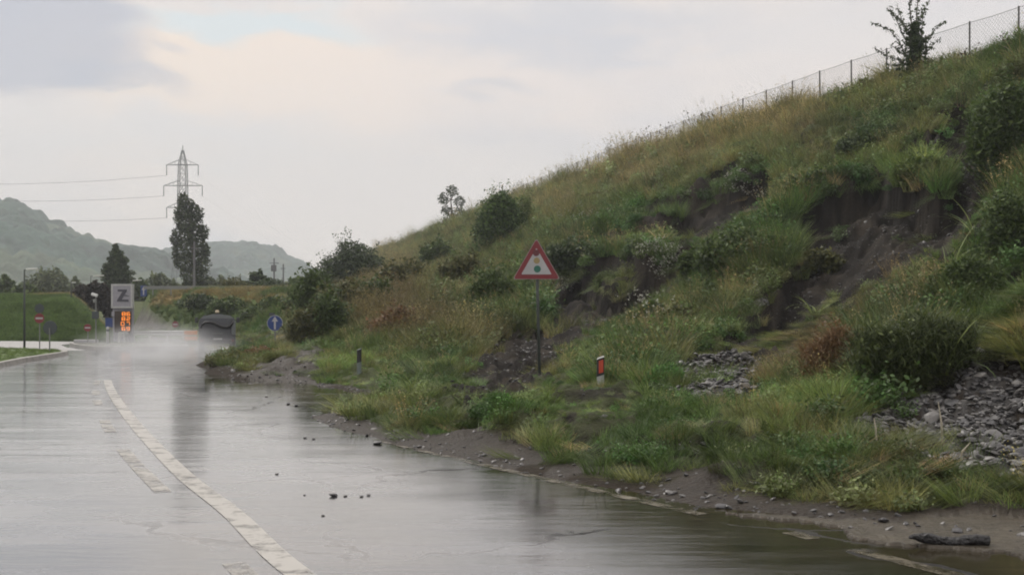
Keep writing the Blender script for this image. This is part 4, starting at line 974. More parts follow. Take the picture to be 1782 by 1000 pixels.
# spiky sapling by the fence
def sapling():
    D_ = 48.0; s = D_ / F; b0 = P(1592, 150, D_); b0.z = gz(b0.x, D_) if gz(b0.x, D_) > 9 else b0.z
    root = empty('sapling', b0, 0, 'spiky half bare sapling in front of the wire fence on the crest', 'tree')
    rr = random.Random(9); mb = MB(); C = []; T = []
    def W(px, py, dy=0): p = P(px, py, D_); return Vector((p.x - b0.x, dy, p.z - b0.z))
    limbs = [[(1592, 135), (1590, 90), (1594, 50), (1596, 15), (1600, -25)], [(1592, 128), (1584, 80), (1586, 40), (1583, 10), (1588, -15)], [(1592, 100), (1604, 60), (1606, 30), (1614, 3)],
             [(1590, 110), (1575, 90), (1562, 62), (1552, 50), (1522, 35)], [(1588, 90), (1572, 60), (1560, 30), (1549, 10)], [(1590, 118), (1565, 105), (1540, 95), (1521, 82)], [(1584, 60), (1568, 40), (1538, 18)],
             [(1596, 90), (1612, 70), (1628, 50), (1644, 38)], [(1596, 100), (1615, 88), (1628, 74), (1640, 65)], [(1596, 118), (1612, 112), (1628, 103)], [(1592, 80), (1604, 72), (1622, 62)], [(1588, 105), (1572, 92), (1554, 76)],
             [(1590, 125), (1574, 120), (1556, 122)], [(1594, 70), (1598, 45), (1606, 15)], [(1590, 70), (1578, 52), (1570, 25), (1566, 5)], [(1596, 128), (1606, 122), (1618, 118)], [(1586, 110), (1560, 115), (1545, 112)], [(1598, 82), (1625, 84)]]
    for i, l in enumerate(limbs):
        dy = rr.uniform(-.6, .6) if i > 2 else 0; pts_ = [W(x, y, dy * j / len(l)) for j, (x, y) in enumerate(l)]; r0 = .055 if i < 2 else .028
        mb.tube(pts_, [max(.007, r0 * (1 - j / len(pts_))) for j in range(len(pts_))], 5)
        for a, b in zip(pts_[:-1], pts_[1:]):
            k = int((b - a).length / .022)
            for j in range(k): C.append(a.lerp(b, j / max(k, 1)) + Vector([rr.gauss(0, .05) for _ in range(3)]))
    # thick leafy middle
    for _ in range(2600):
        t = rr.random() ** 1.3; c = W(1592 + rr.gauss(0, 13 - 8 * t), 135 - 95 * t, rr.gauss(0, .18)); C.append(c)
    rn = np.random.default_rng(4); veg_mesh('crown', leaves(np.array([tuple(c) for c in C]), .075, rn, .1), DG, root); mb.build('trunk', M_bark, root, True)
sapling()

# tall weeds against the sky, one plant each
M_weed = mat('dead_weed', (.085, .07, .05), .9)
def weed_plant(px, top, bot, label, seed, D_=None):
    rr = random.Random(seed); p = hit(px, bot); D_ = p.y; s = D_ / F; H_ = (bot - top) * s
    root = empty('weed', (p.x, p.y, p.z - .05), 0, label, 'weed', 'tall weeds along the skyline'); mb = MB(); hd = MB()
    for k in range(rr.randint(3, 5)):
        e_ = Vector((rr.gauss(0, .22) * H_, rr.gauss(0, .15) * H_, H_ * rr.uniform(.7, 1.05))); m_ = e_ * .5 + Vector((-e_.x * .15, 0, .05)); mb.tube([(0, 0, 0), m_, e_], [.012, .009, .005], 4)
        for j in range(rr.randint(3, 6)):
            t = rr.uniform(.45, 1); a = m_.lerp(e_, (t - .5) * 2) if t > .5 else m_ * (t * 2); b = a + Vector((rr.gauss(0, .12), rr.gauss(0, .12), rr.uniform(.05, .16))) * H_ * .8; mb.tube([a, b], [.006, .004], 3)
            bm = bmesh.new(); bmesh.ops.create_icosphere(bm, subdivisions=1, radius=rr.uniform(.03, .055)); hd.add([v.co + b for v in bm.verts], [[v.index for v in f.verts] for f in bm.faces]); bm.free()
    mb.add(hd.v, hd.f); mb.build('stem', M_weed, root)
ws = [(1205, 175, 240, 'tallest seed head weed on the skyline, left of the fence'), (1222, 195, 238, 'weed just right of the tallest skyline weed'), (1188, 215, 246, 'weed just left of the tallest skyline weed'), (1160, 207, 258, 'seed head weed on the skyline between two clusters'),
      (1135, 212, 262, 'weed leaning left on the skyline'), (1118, 225, 268, 'thin weed left of the leaning one'), (1150, 228, 260, 'short weed on the skyline'), (1062, 248, 292, 'lone weed farther down the skyline'), (1085, 262, 285, 'low weed right of the lone skyline weed'),
      (912, 312, 352, 'weed above the rounded dark bush'), (1250, 200, 230, 'weed at the left end of the fence'), (1235, 185, 235, 'weed with wide head beside the fence end'), (1680, 80, 130, 'weed in front of the fence right of the sapling'), (1765, 60, 110, 'weed at the fence by the right edge')]
for i, (a, b, c, l) in enumerate(ws): weed_plant(a, b, c, l, 200 + i)
# white flower heads
fl = MB(); rr = random.Random(5)
FLW = bpy.data.collections.new('flower_kinds')
v, q_, b_ = blades(14, .6, .2, .008, .5, .3, 3, r=np.random.default_rng(3)); tips = v.reshape(14, 4, 2, 3).mean(2)[:, 3]; C = np.concatenate([tips + rng.normal(0, .018, (14, 3)) for _ in range(12)])
FLW.objects.link(np_mesh('00_umbel', *leaves(C, .018, rng, 1.5)[:2], M_petal, link=False))
P3 = []
for cx, cy_, sx_, sy_, k in ((1150, 478, 26, 16, 34), (1010, 385, 30, 10, 14), (1290, 350, 20, 12, 10), (985, 512, 16, 5, 10), (1270, 470, 40, 18, 9), (1120, 560, 40, 20, 5)):
    for _ in range(k):
        p = hit(rr.gauss(cx, sx_ * .6), rr.gauss(cy_, sy_ * .6), n=700); P3.append((p.x, p.y, p.z))
P3 = np.array(P3); k = len(P3)
scatter('wildflowers', 'scattered heads of small white wildflowers on the slope', 'flowers', P3, np.stack([np.zeros(k), np.zeros(k), rng.uniform(0, 6, k)], 1), rng.uniform(.8, 1.3, k), np.zeros(k), np.ones((k, 3)) * .2, FLW)
# arching reeds
RD = leaf_mat('reed_leaves', (.17, .24, .10), var=.3)
for px, py, sc_, lab, sd in ((1700, 415, 1.1, 'pale green reed with long arching leaves over the bare soil', 1), (1650, 650, .6, 'reed tuft at the top of the gravel heap', 2), (1740, 385, .9, 'reed behind the arching one, close to the right edge', 3), (1420, 545, .6, 'small reed tuft low in the biggest scar', 4), (1650, 480, 1.0, 'light green reed clump above the dark thicket', 5)):
    p = hit(px, py); root = empty('reed_plant', (p.x, p.y, p.z), 0, lab, 'plant', 'reeds on the slope')
    veg_mesh('leaves', blades(22, 1.5 * sc_, .12, .035, .7, 1.7, 7, r=np.random.default_rng(sd)), RD, root)
M_stem = mat('dead_stem', (.34, .31, .24), .8)
for i, (px, y0, y1, dx, lab) in enumerate(((1640, 770, 700, -6, 'pale dead stem sticking up in front of the gravel heap'), (1583, 800, 765, 4, 'short pale bent stem at the grass edge'), (1668, 800, 770, 22, 'pale stem leaning right below the gravel'), (1525, 765, 728, -3, 'pale upright stem left of the gravel heap'))):
    p = hit(px, y0); s = p.y / F; mb = MB(); mb.tube([(0, 0, -.05), (dx * s * .3, 0, (y0 - y1) * s * .5), (dx * s, .02, (y0 - y1) * s)], [.011, .009, .004], 6); o = mb.build('plant_stem', M_stem); o.location = p; tag(o, lab, 'stem', 'dead stems on the verge')

# ------------------------------------------------------------------ FENCE on the crest: every post a part, the netting between
M_post = mat('grey_fence_post', (.09, .085, .08), .6); M_wire = mat('fence_wire', (.20, .20, .20), .5, .5)
def fence():
    pl = np.array(FENCE, float); seg = np.linalg.norm(np.diff(pl, axis=0), axis=1); cum = np.concatenate([[0], np.cumsum(seg)])
    def pt(s_): k = min(np.searchsorted(cum, s_, 'right') - 1, len(seg) - 1); t = (s_ - cum[k]) / seg[k]; return pl[k] * (1 - t) + pl[k + 1] * t
    # smoother line through the measured points
    s0 = cum[4] + 4; P_ = [];
    s_ = s0
    while s_ < cum[11] + 25: P_.append(pt(s_)); s_ += 2.55
    P_ = [np.mean([P_[max(0, i - 2)], P_[max(0, i - 1)], P_[i], P_[min(len(P_) - 1, i + 1)], P_[min(len(P_) - 1, i + 2)]], axis=0) for i in range(len(P_))]
    root = empty('wire_fence', (P_[0][0], P_[0][1], 0), 0, 'wire netting fence on thin posts running along the crest of the embankment', 'fence')
    ox, oy = P_[0]; Z0 = [float(np.clip(gz(x, y), 10.6, 11.3)) for x, y in P_]; Z0 = [np.mean(Z0[max(0, i - 4):i + 5]) for i in range(len(P_))]
    top = []
    for i, (p, z) in enumerate(zip(P_, Z0)):
        mb = MB(); lean = random.Random(i).uniform(-.03, .03); b0 = Vector((p[0] - ox, p[1] - oy, z - .3)); t0 = Vector((p[0] - ox + lean, p[1] - oy, z + 2.15)); mb.tube([b0, t0], .036, 6)
        mb.build('post', M_post, root); top.append((t0 - Vector((0, 0, .05)), Vector((b0.x, b0.y, z + .05))))
    mb = MB()
    for (a, b), (c, d) in zip(top[:-1], top[1:]):
        sag = Vector((0, 0, -.03))
        mb.tube([a, (a + c) / 2 + sag, c], .013, 3, False); mb.tube([(a + b) / 2, (c + d) / 2], .006, 3, False)
        # diamond mesh
        W_ = (c - a).length; n = 16; rows = 12
        def q(u_, v_): return (b.lerp(d, u_)).lerp(a.lerp(c, u_), v_)
        dist = a.y + oy
        if dist < 110:
            r_ = .0042
            for k in range(-rows, n):
                for sgn in (1, -1):
                    u0, u1 = k / n, (k + rows) / n; v0, v1 = 0.0, 1.0
                    if u0 < 0: v0 = -u0 * n / rows; u0 = 0
                    if u1 > 1: v1 = (1 - k / n) * n / rows; u1 = 1
                    if sgn < 0: A, B = q(u0, 1 - v0), q(u1, 1 - v1)
                    else: A, B = q(u0, v0), q(u1, v1)
                    mb.tube([A, B], r_, 3, False)
    mb.build('wire_netting', M_wire, root)
fence()

# ------------------------------------------------------------------ ROAD SIGNS AND POSTS
M_red = mat('sign_red', (.17, .018, .024), .45, noise=.12, nscale=5); M_white = mat('sign_white', (.36, .36, .37), .45, noise=.1, nscale=4); M_steel = mat('galvanised_steel', (.20, .21, .20), .5, .6)
M_pole = mat('dull_green_post', (.045, .055, .05), .6); M_dred = mat('lens_red', (.11, .025, .03), .5); M_amb = mat('lens_amber', (.28, .22, .10), .5); M_grn = mat('lens_green', (.02, .12, .085), .5)
M_back = mat('sign_back', (.045, .055, .06), .6); M_blue = mat('sign_blue', (.012, .04, .17), .45); M_black = mat('black_plastic', (.012, .012, .013), .5); M_refl = mat('red_reflector', (.42, .05, .02), .3)
def round_tri(R_, r_):   # equilateral triangle with rounded corners, circumradius R_
    out = []
    for k in range(3):
        a = math.pi / 2 + k * 2 * math.pi / 3; c = ((R_ - 2 * r_) * math.cos(a), (R_ - 2 * r_) * math.sin(a))
        for j in range(7):
            b = a - math.pi / 3 + j * (2 * math.pi / 3) / 6; out.append((c[0] + r_ * math.cos(b), c[1] + r_ * math.sin(b)))
    return out
Ds = 21.5; bx = (940 - 891) / F * Ds; g0 = gz(bx, Ds); tx = (933.5 - 891) / F * Ds; zc = CH + (545 - 462) / F * Ds; Rt = .515
root = empty('warning_sign', (bx, Ds, g0), 0, 'red bordered triangular traffic light warning sign on a thin post below the slope', 'road sign')
mb = MB(); mb.tube([(0, .05, -.3), ((tx - bx) * .6, .05, zc * .6), (tx - bx, .05, zc + .35 - g0)], .03, 10); mb.build('post', M_pole, root, True)
def shift(poly, dx, dz): return [(x + dx, z + dz) for x, z in poly]
cx, cz = tx - bx, zc - g0
k = 1.0
mb = MB(); mb.prism(shift(round_tri(Rt, .03), cx, cz), -.012, .012); pl_ = mb.build('sign_panel', mat('sign_edge_white', (.26, .22, .22), .5), root)
mb = MB(); mb.prism(shift(round_tri(Rt - .022, .028), cx, cz), -.016, -.0125); mb.build('red_border', M_red, root)
mb = MB(); mb.prism(shift(round_tri(Rt - .185, .012), cx, cz), -.020, -.0165); mb.build('sign_face', M_white, root)
for dz, m_ in ((.165, M_dred), (.0, M_amb), (-.11, M_grn)):
    pass
for (px, py), m_, r_, nm in (((933, 440), M_dred, .062, 'red_disc'), ((934, 453.5), M_amb, .058, 'amber_disc'), ((935, 468), M_grn, .066, 'green_disc')):
    x = (px - 891) / F * Ds - bx; z = CH + (545 - py) / F * Ds - g0; mb = MB(); mb.disc((x, z), r_, -.0235, -.0205); mb.build(nm, m_, root)
for z in (cz - .12, cz + .18): mb = MB(); mb.box((cx, .035, z), (.09, .04, .035), .005); mb.build('clamp', M_steel, root)
# delineators
def delineator(px, py, D_, lean, label, face):
    x = (px - 891) / F * D_; z = gz(x, D_); root = empty('delineator_post', (x, D_, z - .05), lean, label, 'marker post', 'marker posts at the road edge')
    H_ = CH + (545 - py) / F * D_ - z + .05; w_ = .115 if face else .10
    mb = MB(); n = 14; poly = [(w_ / 2 * math.cos(a), w_ * .42 * math.sin(a)) for a in [2 * math.pi * k / n for k in range(n)]]
    V = [(x_, y_, -.2) for x_, y_ in poly] + [(x_, y_, H_ - .04 + x_ * .35) for x_, y_ in poly]
    mb.add(V, [list(range(n))[::-1], list(range(n, 2 * n))] + [[i, (i + 1) % n, (i + 1) % n + n, i + n] for i in range(n)])
    mb.build('post_body', mat('grey_white_plastic', (.32, .34, .33), .5) if face else mat('dull_plastic', (.12, .15, .14), .5), root)
    mb = MB(); hb = .27; poly2 = [(x_ * 1.05, y_ * 1.05) for x_, y_ in poly]
    V = [(x_, y_, H_ - .045 - hb + x_ * .35) for x_, y_ in poly2] + [(x_, y_, H_ - .045 + x_ * .35) for x_, y_ in poly2]
    mb.add(V, [list(range(n))[::-1], list(range(n, 2 * n))] + [[i, (i + 1) % n, (i + 1) % n + n, i + n] for i in range(n)]); mb.build('black_band', M_black, root)
    if face:
        mb = MB(); mb.prism([(-.030, H_ - .28), (.040, H_ - .26), (.040, H_ - .065), (-.030, H_ - .085)], -w_ * .42 - .012, -w_ * .42 + .02); mb.build('reflector', M_refl, root)
        mb = MB(); mb.prism([(-.055, H_ - .062), (.058, H_ - .024), (.05, H_ - .008), (-.035, H_ - .038)], -.05, .05); mb.build('cap', mat('cap_white', (.6, .6, .58), .5), root)
delineator(1045, 618, MP1.y, 0, 'short marker post with orange red reflector in the grass right of the triangular sign', True)
delineator(625, 604, MP2.y, .4, 'dark narrow marker post in green grass near the bend, left of the triangular sign', False)
# round blue sign with a white arrow
def arrow_poly(s_): return [(-.045 * s_, -.30 * s_), (.045 * s_, -.30 * s_), (.045 * s_, .08 * s_), (.15 * s_, .08 * s_), (0, .33 * s_), (-.15 * s_, .08 * s_), (-.045 * s_, .08 * s_)]
D_ = 44.0; x = (478.5 - 891) / F * D_; zc = CH - 17 / F * D_; root = empty('direction_sign', (x, D_, gz(x, D_)), 0, 'round blue sign with a white upward arrow at the far road edge', 'road sign'); g0 = gz(x, D_)
mb = MB(); mb.tube([(0, .03, -.2), (0, .03, zc - g0 + .28)], .03, 8); mb.build('post', M_steel, root)
mb = MB(); mb.disc((0, zc - g0), .30, -.01, .01); mb.build('sign_panel', M_white, root); mb = MB(); mb.disc((0, zc - g0), .283, -.014, -.0105); mb.build('sign_face', M_blue, root)
mb = MB(); mb.prism(shift(arrow_poly(.8), 0, zc - g0), -.018, -.0145); mb.build('arrow', M_white, root)
mb = MB(); mb.box((-.12, .05, zc - g0 + .33), (.22, .02, .12)); mb.build('back_plate', M_back, root)
# signs at the left junction
def sign_back(px, py, r_px, basepy, D_, label):
    x = (px - 891) / F * D_; zc = CH + (545 - py) / F * D_; r_ = r_px / F * D_; root = empty('round_sign', (x, D_, .1), 0, label, 'road sign')
    mb = MB(); mb.tube([(0, -.03, -.2), (0, -.03, zc - .1)], .026, 8); mb.build('post', M_steel, root); mb = MB(); mb.disc((0, zc - .1), r_, -.002, .02); mb.build('sign_panel', M_back, root)
    mb = MB(); mb.tube([(r_ * .98 * math.cos(a), .01, zc - .1 + r_ * .98 * math.sin(a)) for a in [2 * math.pi * k / 24 for k in range(25)]], .012, 5, False); mb.build('rim', M_pole, root)
sign_back(87, 570, 12, 617, 41.5, 'large round sign seen from its dark back, on the turf island at the left')
def no_entry(px, py, r_px, D_, label, with_back=None, g=0.1):
    x = (px - 891) / F * D_; zc = CH + (545 - py) / F * D_; r_ = r_px / F * D_; root = empty('no_entry_sign', (x, D_, g), 0, label, 'road sign', 'no entry signs at the junction'); c = zc - g
    top = c + (r_ if not with_back else (with_back + 9) / F * D_)
    mb = MB(); mb.tube([(0, .03, -.2), (0, .03, top)], .024, 8); mb.build('post', M_steel, root)
    mb = MB(); mb.disc((0, c), r_, -.006, .006); mb.build('sign_panel', M_red, root); mb = MB(); mb.box((0, -.011, c), (r_ * 1.45, .008, r_ * .36)); mb.build('white_bar', M_white, root)
    if with_back: mb = MB(); mb.disc((0, zc - g + with_back / F * D_), 8.6 / F * D_, -.006, .006, 8); mb.build('upper_panel', M_back, root)
no_entry(68.5, 553.5, 8.5, 45.5, 'no entry sign under a dark octagonal panel on the turf island', 17)
no_entry(152.5, 570, 6.5, 54, 'small no entry sign in front of the grass bank, left of the Z sign', None, 0)
no_entry(305, 564, 5.5, 68, 'tiny red and white sign in the mist left of the sweeper', None, 0)
# lamp posts
M_lamp = mat('lamp_head_pale', (.62, .63, .62), .5)
def lamp(px, topy, D_, z0, label, arm=.8, grp='street lamps', side=1):
    x = (px - 891) / F * D_; H_ = CH + (545 - topy) / F * D_ - z0; root = empty('street_lamp', (x, D_, z0), 0, label, 'street lamp', grp)
    mb = MB(); mb.tube([(0, 0, -.2), (0, 0, H_ * .5), (0, 0, H_)], [.05, .042, .03], 8); mb.build('pole', M_pole, root, True)
    mb = MB(); mb.tube([(0, 0, H_ - .03), (side * arm * .4, 0, H_ + .02)], .02, 6); mb.build('arm', M_pole, root)
    mb = MB(); mb.box((side * arm * .55, 0, H_ + .02), (arm * .75, .22, .07), .02, Euler((0, -.06 * side, 0))); mb.build('lamp_head', M_lamp, root)
lamp(42.5, 469, 46, .1, 'tall thin street lamp on the turf island at the left', .55)
lamp(158, 480, 90, .0, 'street lamp head showing above the purplish hedge', 1.1)
lamp(228, 488, 92, .0, 'street lamp directly above the right edge of the Z sign', .9)
lamp(284, 510, 98, 2.2, 'street lamp on the raised road, left of the poplar base', 1.1)
lamp(326, 517, 94, 2.2, 'street lamp on the raised road, directly below the poplar', .9)
lamp(364, 520, 90, 2.4, 'street lamp on the raised road, right of the poplar base', .9)
lamp(124, 492, 76, 2.5, 'thin lamp post on top of the grass bank', .3)
# camera pole in front of the grass bank
D_ = 56; x = (167 - 891) / F * D_; root = empty('camera_pole', (x, D_, 0), 0, 'slim pole with a small camera on top and a dark box halfway up', 'pole'); zt = CH + (545 - 512) / F * D_
mb = MB(); mb.tube([(0, 0, -.2), (0, 0, zt)], .035, 8); mb.build('pole', M_steel, root); mb = MB(); mb.box((-.05, -.05, zt - .02), (.30, .14, .13), .02, Euler((0, .3, 0))); mb.build('camera_housing', M_lamp, root)
mb = MB(); mb.box((-.03, -.06, zt - .32), (.16, .12, .16), .02); mb.build('bracket', M_steel, root); mb = MB(); mb.box((0, -.08, CH - 3 / F * D_), (.30, .16, .36), .02); mb.build('control_box', M_back, root)
# bollards / barrier
D_ = 52; x = (187.5 - 891) / F * D_; root = empty('bollard', (x, D_, 0.1), 0, 'white upright bollard between the small no entry sign and the Z sign', 'bollard'); H_ = CH - 23 / F * D_ - .1
mb = MB(); mb.tube([(0, 0, -.2), (0, 0, H_ - .05), (0, 0, H_)], [.065, .065, .04], 12); mb.build('post_body', M_white, root, True); mb = MB(); mb.tube([(0, 0, H_ - .22), (0, 0, H_ - .12)], .068, 12); mb.build('band', M_back, root)
for px, lab in ((143, 'low white kerb block left of the small no entry sign'), (163, 'low white kerb block right of the small no entry sign')):
    x = (px - 891) / F * 57; mb = MB(); mb.box((0, 0, .12), (.75 if px < 150 else .4, .3, .16), .03); o = mb.build('kerb_block', M_white); o.location = (x, 57, 0); tag(o, lab, 'kerb block', 'white blocks at the junction')
# blue panels
def blue_panel(px, py, w_, h_, D_, label, arrow=True, g=0.0, m_=None):
    x = (px - 891) / F * D_; zc = CH + (545 - py) / F * D_; s = D_ / F; root = empty('panel_sign', (x, D_, g), 0, label, 'road sign')
    mb = MB(); mb.tube([(0, .04, -.2), (0, .04, zc - g)], .04, 8); mb.build('post', M_steel, root); mb = MB(); mb.box((0, 0, zc - g), (w_ * s, .03, h_ * s), .005); mb.build('sign_panel', m_ or M_blue, root)
    if arrow: mb = MB(); mb.prism(shift(arrow_poly(h_ * s * 1.2), 0, zc - g), -.022, -.017); mb.build('arrow', M_white, root)
blue_panel(250, 506, 11, 19, 97, 'small blue panel sign with a white arrow right of the Z sign', True, 3.0)
blue_panel(193, 561, 19, 16, 62, 'dark blue blank panel at the left edge of the Z sign pylon', False)
# ---- the pylon sign with the letter Z and the price display
D_ = 60.0; s = D_ / F; x0 = (213.5 - 891) / F * D_; def_z = lambda py: CH + (545 - py) / F * D_
root = empty('price_sign', (x0, D_, 0), 0, 'grey pylon sign with a dark letter Z above glowing orange price digits', 'sign'); W_ = 37 * s
M_frame = mat('pale_grey_metal', (.40, .41, .40), .5, noise=.1); M_panelg = mat('lilac_grey_panel', (.27, .27, .30), .5, noise=.08)
z1, z0 = def_z(494), def_z(536); fw = .09
mb = MB(); mb.box((0, .12, (z1 - .05) / 2), (W_ * .96, .20, z1 - .1), .01); mb.build('pylon_body', M_panelg, root)
mb = MB()
for c, d in (((0, 0, z1 - fw / 2), (W_, .30, fw)), ((0, 0, z0 + fw / 2), (W_, .30, fw)), ((-W_ / 2 + fw / 2, 0, (z0 + z1) / 2), (fw, .296, z1 - z0 - 2 * fw - .004)), ((W_ / 2 - fw / 2, 0, (z0 + z1) / 2), (fw, .296, z1 - z0 - 2 * fw - .004))): mb.box(c, d)
mb.build('panel_frame', M_frame, root)
mb = MB(); mb.box((0, -.01, (z0 + z1) / 2), (W_ - 2 * fw - .006, .26, z1 - z0 - 2 * fw - .006)); mb.build('upper_panel', M_panelg, root)
M_dark = mat('dark_lettering', (.05, .05, .065), .6)
def zpt(px, py): return ((px - 213.5) * s, def_z(py))
Zp = [zpt(*p) for p in ((206.5, 503.5), (222.5, 503.5), (222.5, 506), (213.5, 521), (225, 521), (225.5, 524.5), (205.5, 524.5), (205.5, 522), (215, 507), (207, 507))]
mb = MB(); mb.prism(Zp, -.165, -.142); mb.build('letter', M_dark, root)
sw = [zpt(*p) for p in ((218.5, 511.5), (226.5, 514.5), (226.5, 516), (217, 515.5))]; mb = MB(); mb.prism(sw, -.165, -.142); mb.build('swoosh', mat('swoosh_grey', (.13, .13, .15), .6), root)
zt, zb = def_z(541), def_z(578)
mb = MB(); mb.box((1.2 * s, -.05, (zt + zb) / 2), (27 * s, .26, zt - zb), .01); mb.build('display_box', mat('display_black', (.03, .018, .012), .4), root)
mb = MB(); mb.box((-13.5 * s, -.02, def_z(546)), (9 * s, .2, 8 * s)); mb.build('side_label', M_panelg, root)
M_led = mat('led_orange', (.5, .15, .02), .5, emit=(1.0, .27, .03), estr=1.1)
SEG = {'0': 'abcdef', '2': 'abged', '7': 'abc', '8': 'abcdefg', '6': 'acdefg', '9': 'abcdfg', '1': 'bc', '5': 'acdfg'}
def digit(mb_, ch, cx_, cz_, w_, h_):
    t_ = h_ * .2; q_ = {'a': ((0, h_ / 2), (w_, t_)), 'd': ((0, -h_ / 2), (w_, t_)), 'g': ((0, 0), (w_, t_)), 'b': ((w_ / 2, h_ / 4), (t_, h_ / 2 - t_ * .6)), 'c': ((w_ / 2, -h_ / 4), (t_, h_ / 2 - t_ * .6)), 'f': ((-w_ / 2, h_ / 4), (t_, h_ / 2 - t_ * .6)), 'e': ((-w_ / 2, -h_ / 4), (t_, h_ / 2 - t_ * .6))}
    for k_ in SEG[ch]: (dx, dz), (sw_, sh_) = q_[k_]; mb_.box((cx_ + dx, -.19, cz_ + dz), (sw_, .02, sh_))
for row, (py, txt, xs) in enumerate(((546, '86', (217.5, 225.5)), (554.5, '82', (217, 225.5)), (563, '07', (215.5, 225)), (571.5, '69', (217, 225)))):
    for ch, px in zip(txt, xs): mb = MB(); digit(mb, ch, (px - 213.5) * s, def_z(py), 5.2 * s, 5.4 * s); mb.build('digit', M_led, root)
# ---- guard rail
M_rail = mat('rail_steel', (.50, .51, .50), .45, .3)
pts_ = [P(206, 607, 57), P(216, 600, 59), P(232, 598, 61)] + [P(x, 598, 62) for x in (260, 290, 318, 340)]
root = empty('guard_rail', pts_[0] * 1, 0, 'pale steel guard rail across the far side of the junction', 'guard rail'); o0 = pts_[0].copy(); root.location = (o0.x, o0.y, 0)
V = []
for z, dy in ((-.14, 0), (-.08, -.04), (-.01, .02), (.06, -.04), (.12, 0)):
    V.append([Vector((p.x - o0.x, p.y - o0.y + dy, .45 + z)) for p in pts_])
mb = MB(); n = len(pts_); fl_ = [p for r_ in V for p in r_]; mb.add(fl_, [[a * n + i, a * n + i + 1, (a + 1) * n + i + 1, (a + 1) * n + i] for a in range(4) for i in range(n - 1)]); ob = mb.build('rail', M_rail, root)
sm = ob.modifiers.new('thickness', 'SOLIDIFY'); sm.thickness = .012
for p in pts_: mb = MB(); mb.box((p.x - o0.x, p.y - o0.y + .08, .22), (.07, .09, .58)); mb.build('post', M_rail, root)
# raised road barrier and orange road works boards
D_ = 86; root = empty('guard_rail', (P(250, 520, D_).x, D_, 3.0), 0, 'dark barrier along the edge of the raised road in front of the poplar', 'guard rail'); L_ = (500 - 250) / F * D_
mb = MB(); mb.box((L_ / 2, 0, .42), (L_, .05, .24), .01); mb.build('rail', M_steel, root)
for k in range(8): mb = MB(); mb.box((L_ * (k + .5) / 8, .06, .15), (.08, .08, .55)); mb.build('post', M_steel, root)
M_or = mat('works_orange', (.55, .20, .03), .5)
D_ = 56; root = empty('works_barrier', (P(332, 600, D_).x, D_, 0), .15, 'orange roadworks barrier standing in the mist left of the sweeper', 'barrier')
for z in (.28, .55): mb = MB(); mb.box((0, 0, z), (.62, .04, .2), .01); mb.build('board', M_or, root)
for sx_ in (-.26, .26): mb = MB(); mb.tube([(sx_, .05, -.05), (sx_, .02, .72)], .02, 6); mb.build('leg', M_white, root); mb = MB(); mb.box((sx_, .04, -.0), (.1, .4, .05)); mb.build('foot', M_black, root)

# ------------------------------------------------------------------ STREET SWEEPER (seen from behind)
D_ = 45.6; s = D_ / F; x0 = (378 - 891) / F * D_
root = empty('street_sweeper', (x0, D_, 0), .25, 'compact grey street sweeper with a dark suction hose across its back, driving away in spray', 'sweeper')
M_body = mat('sweeper_grey', (.065, .07, .08), .4, noise=.15, nscale=3); M_roof = mat('hopper_grey', (.13, .145, .15), .45); M_dk = mat('sweeper_dark', (.035, .037, .04), .5); M_tyre = mat('tyre_rubber', (.02, .02, .02), .8); M_rim = mat('wheel_rim', (.3, .3, .3), .4, .5)
W_ = 1.45
mb = MB(); pr_ = [(-.70, .50), (.70, .50), (.72, 1.12), (.66, 1.30), (-.66, 1.30), (-.72, 1.12)]; mb.prism(pr_, 0, 1.6); mb.build('hopper', M_body, root)
mb = MB(); mb.prism([(-.64, 1.302), (.64, 1.302), (.52, 1.40), (.12, 1.47), (-.2, 1.47), (-.56, 1.38)], .05, 1.5); mb.build('hopper_lid', M_roof, root)
mb = MB(); mb.prism([(-.58, .58), (.50, .58), (.50, 1.22), (-.58, 1.22)], -.03, -.001); rd = mb.build('rear_door', M_body, root)
mb = MB(); mb.tube([(-.2, -.05, .70), (.2, -.05, .70)], .012, 6); mb.build('handle', M_steel, rd)
mb = MB(); hp = [(-.62, -.10, .92), (-.58, -.12, 1.06), (-.46, -.13, 1.14), (-.28, -.13, 1.15), (-.10, -.13, 1.11), (.06, -.13, 1.02), (.20, -.13, .96), (.36, -.12, .95), (.50, -.11, 1.0), (.58, -.08, 1.12), (.6, -.03, 1.2)]
mb.tube(hp, .052, 10); mb.build('suction_hose', M_black, root, True)
mb = MB(); mb.tube([(0, .2, 1.46), (0, .2, 1.53)], .035, 8); bc = mb.build('beacon', M_dk, root); mb = MB(); mb.tube([(0, .2, 1.531), (0, .2, 1.60), (0, .2, 1.63)], [.08, .075, .04], 12); mb.build('beacon_lens', mat('beacon_pale_amber', (.5, .42, .28), .3), bc)
mb = MB(); mb.box((.63, -.04, .92), (.16, .06, .55), .02); mb.build('side_column', M_roof, root)
mb = MB(); mb.box((0, .1, .40), (1.38, .28, .20), .03); mb.build('bumper', M_dk, root)
mb = MB(); mb.box((.02, -.055, .47), (.34, .015, .10)); mb.build('number_plate', M_white, root)
for sx_ in (-.56, .56):
    mb = MB(); mb.box((sx_, -.06, .42), (.18, .04, .09), .01); mb.build('tail_light', M_dred, root)
for sx_ in (-.60, .60):
    for y_ in (.25, 2.0):
        mb = MB(); mb.tube([(sx_ - .11, y_, .30), (sx_ - .085, y_, .30), (sx_ + .085, y_, .30), (sx_ + .11, y_, .30)], [.27, .30, .30, .27], 22); wh = mb.build('wheel', M_tyre, root, False)
        mb = MB(); so_ = .113 if sx_ > 0 else -.113; mb.tube([(sx_ + so_ * .98, y_, .30), (sx_ + so_ * 1.05, y_, .30)], .16, 16); mb.build('rim', M_rim, wh)
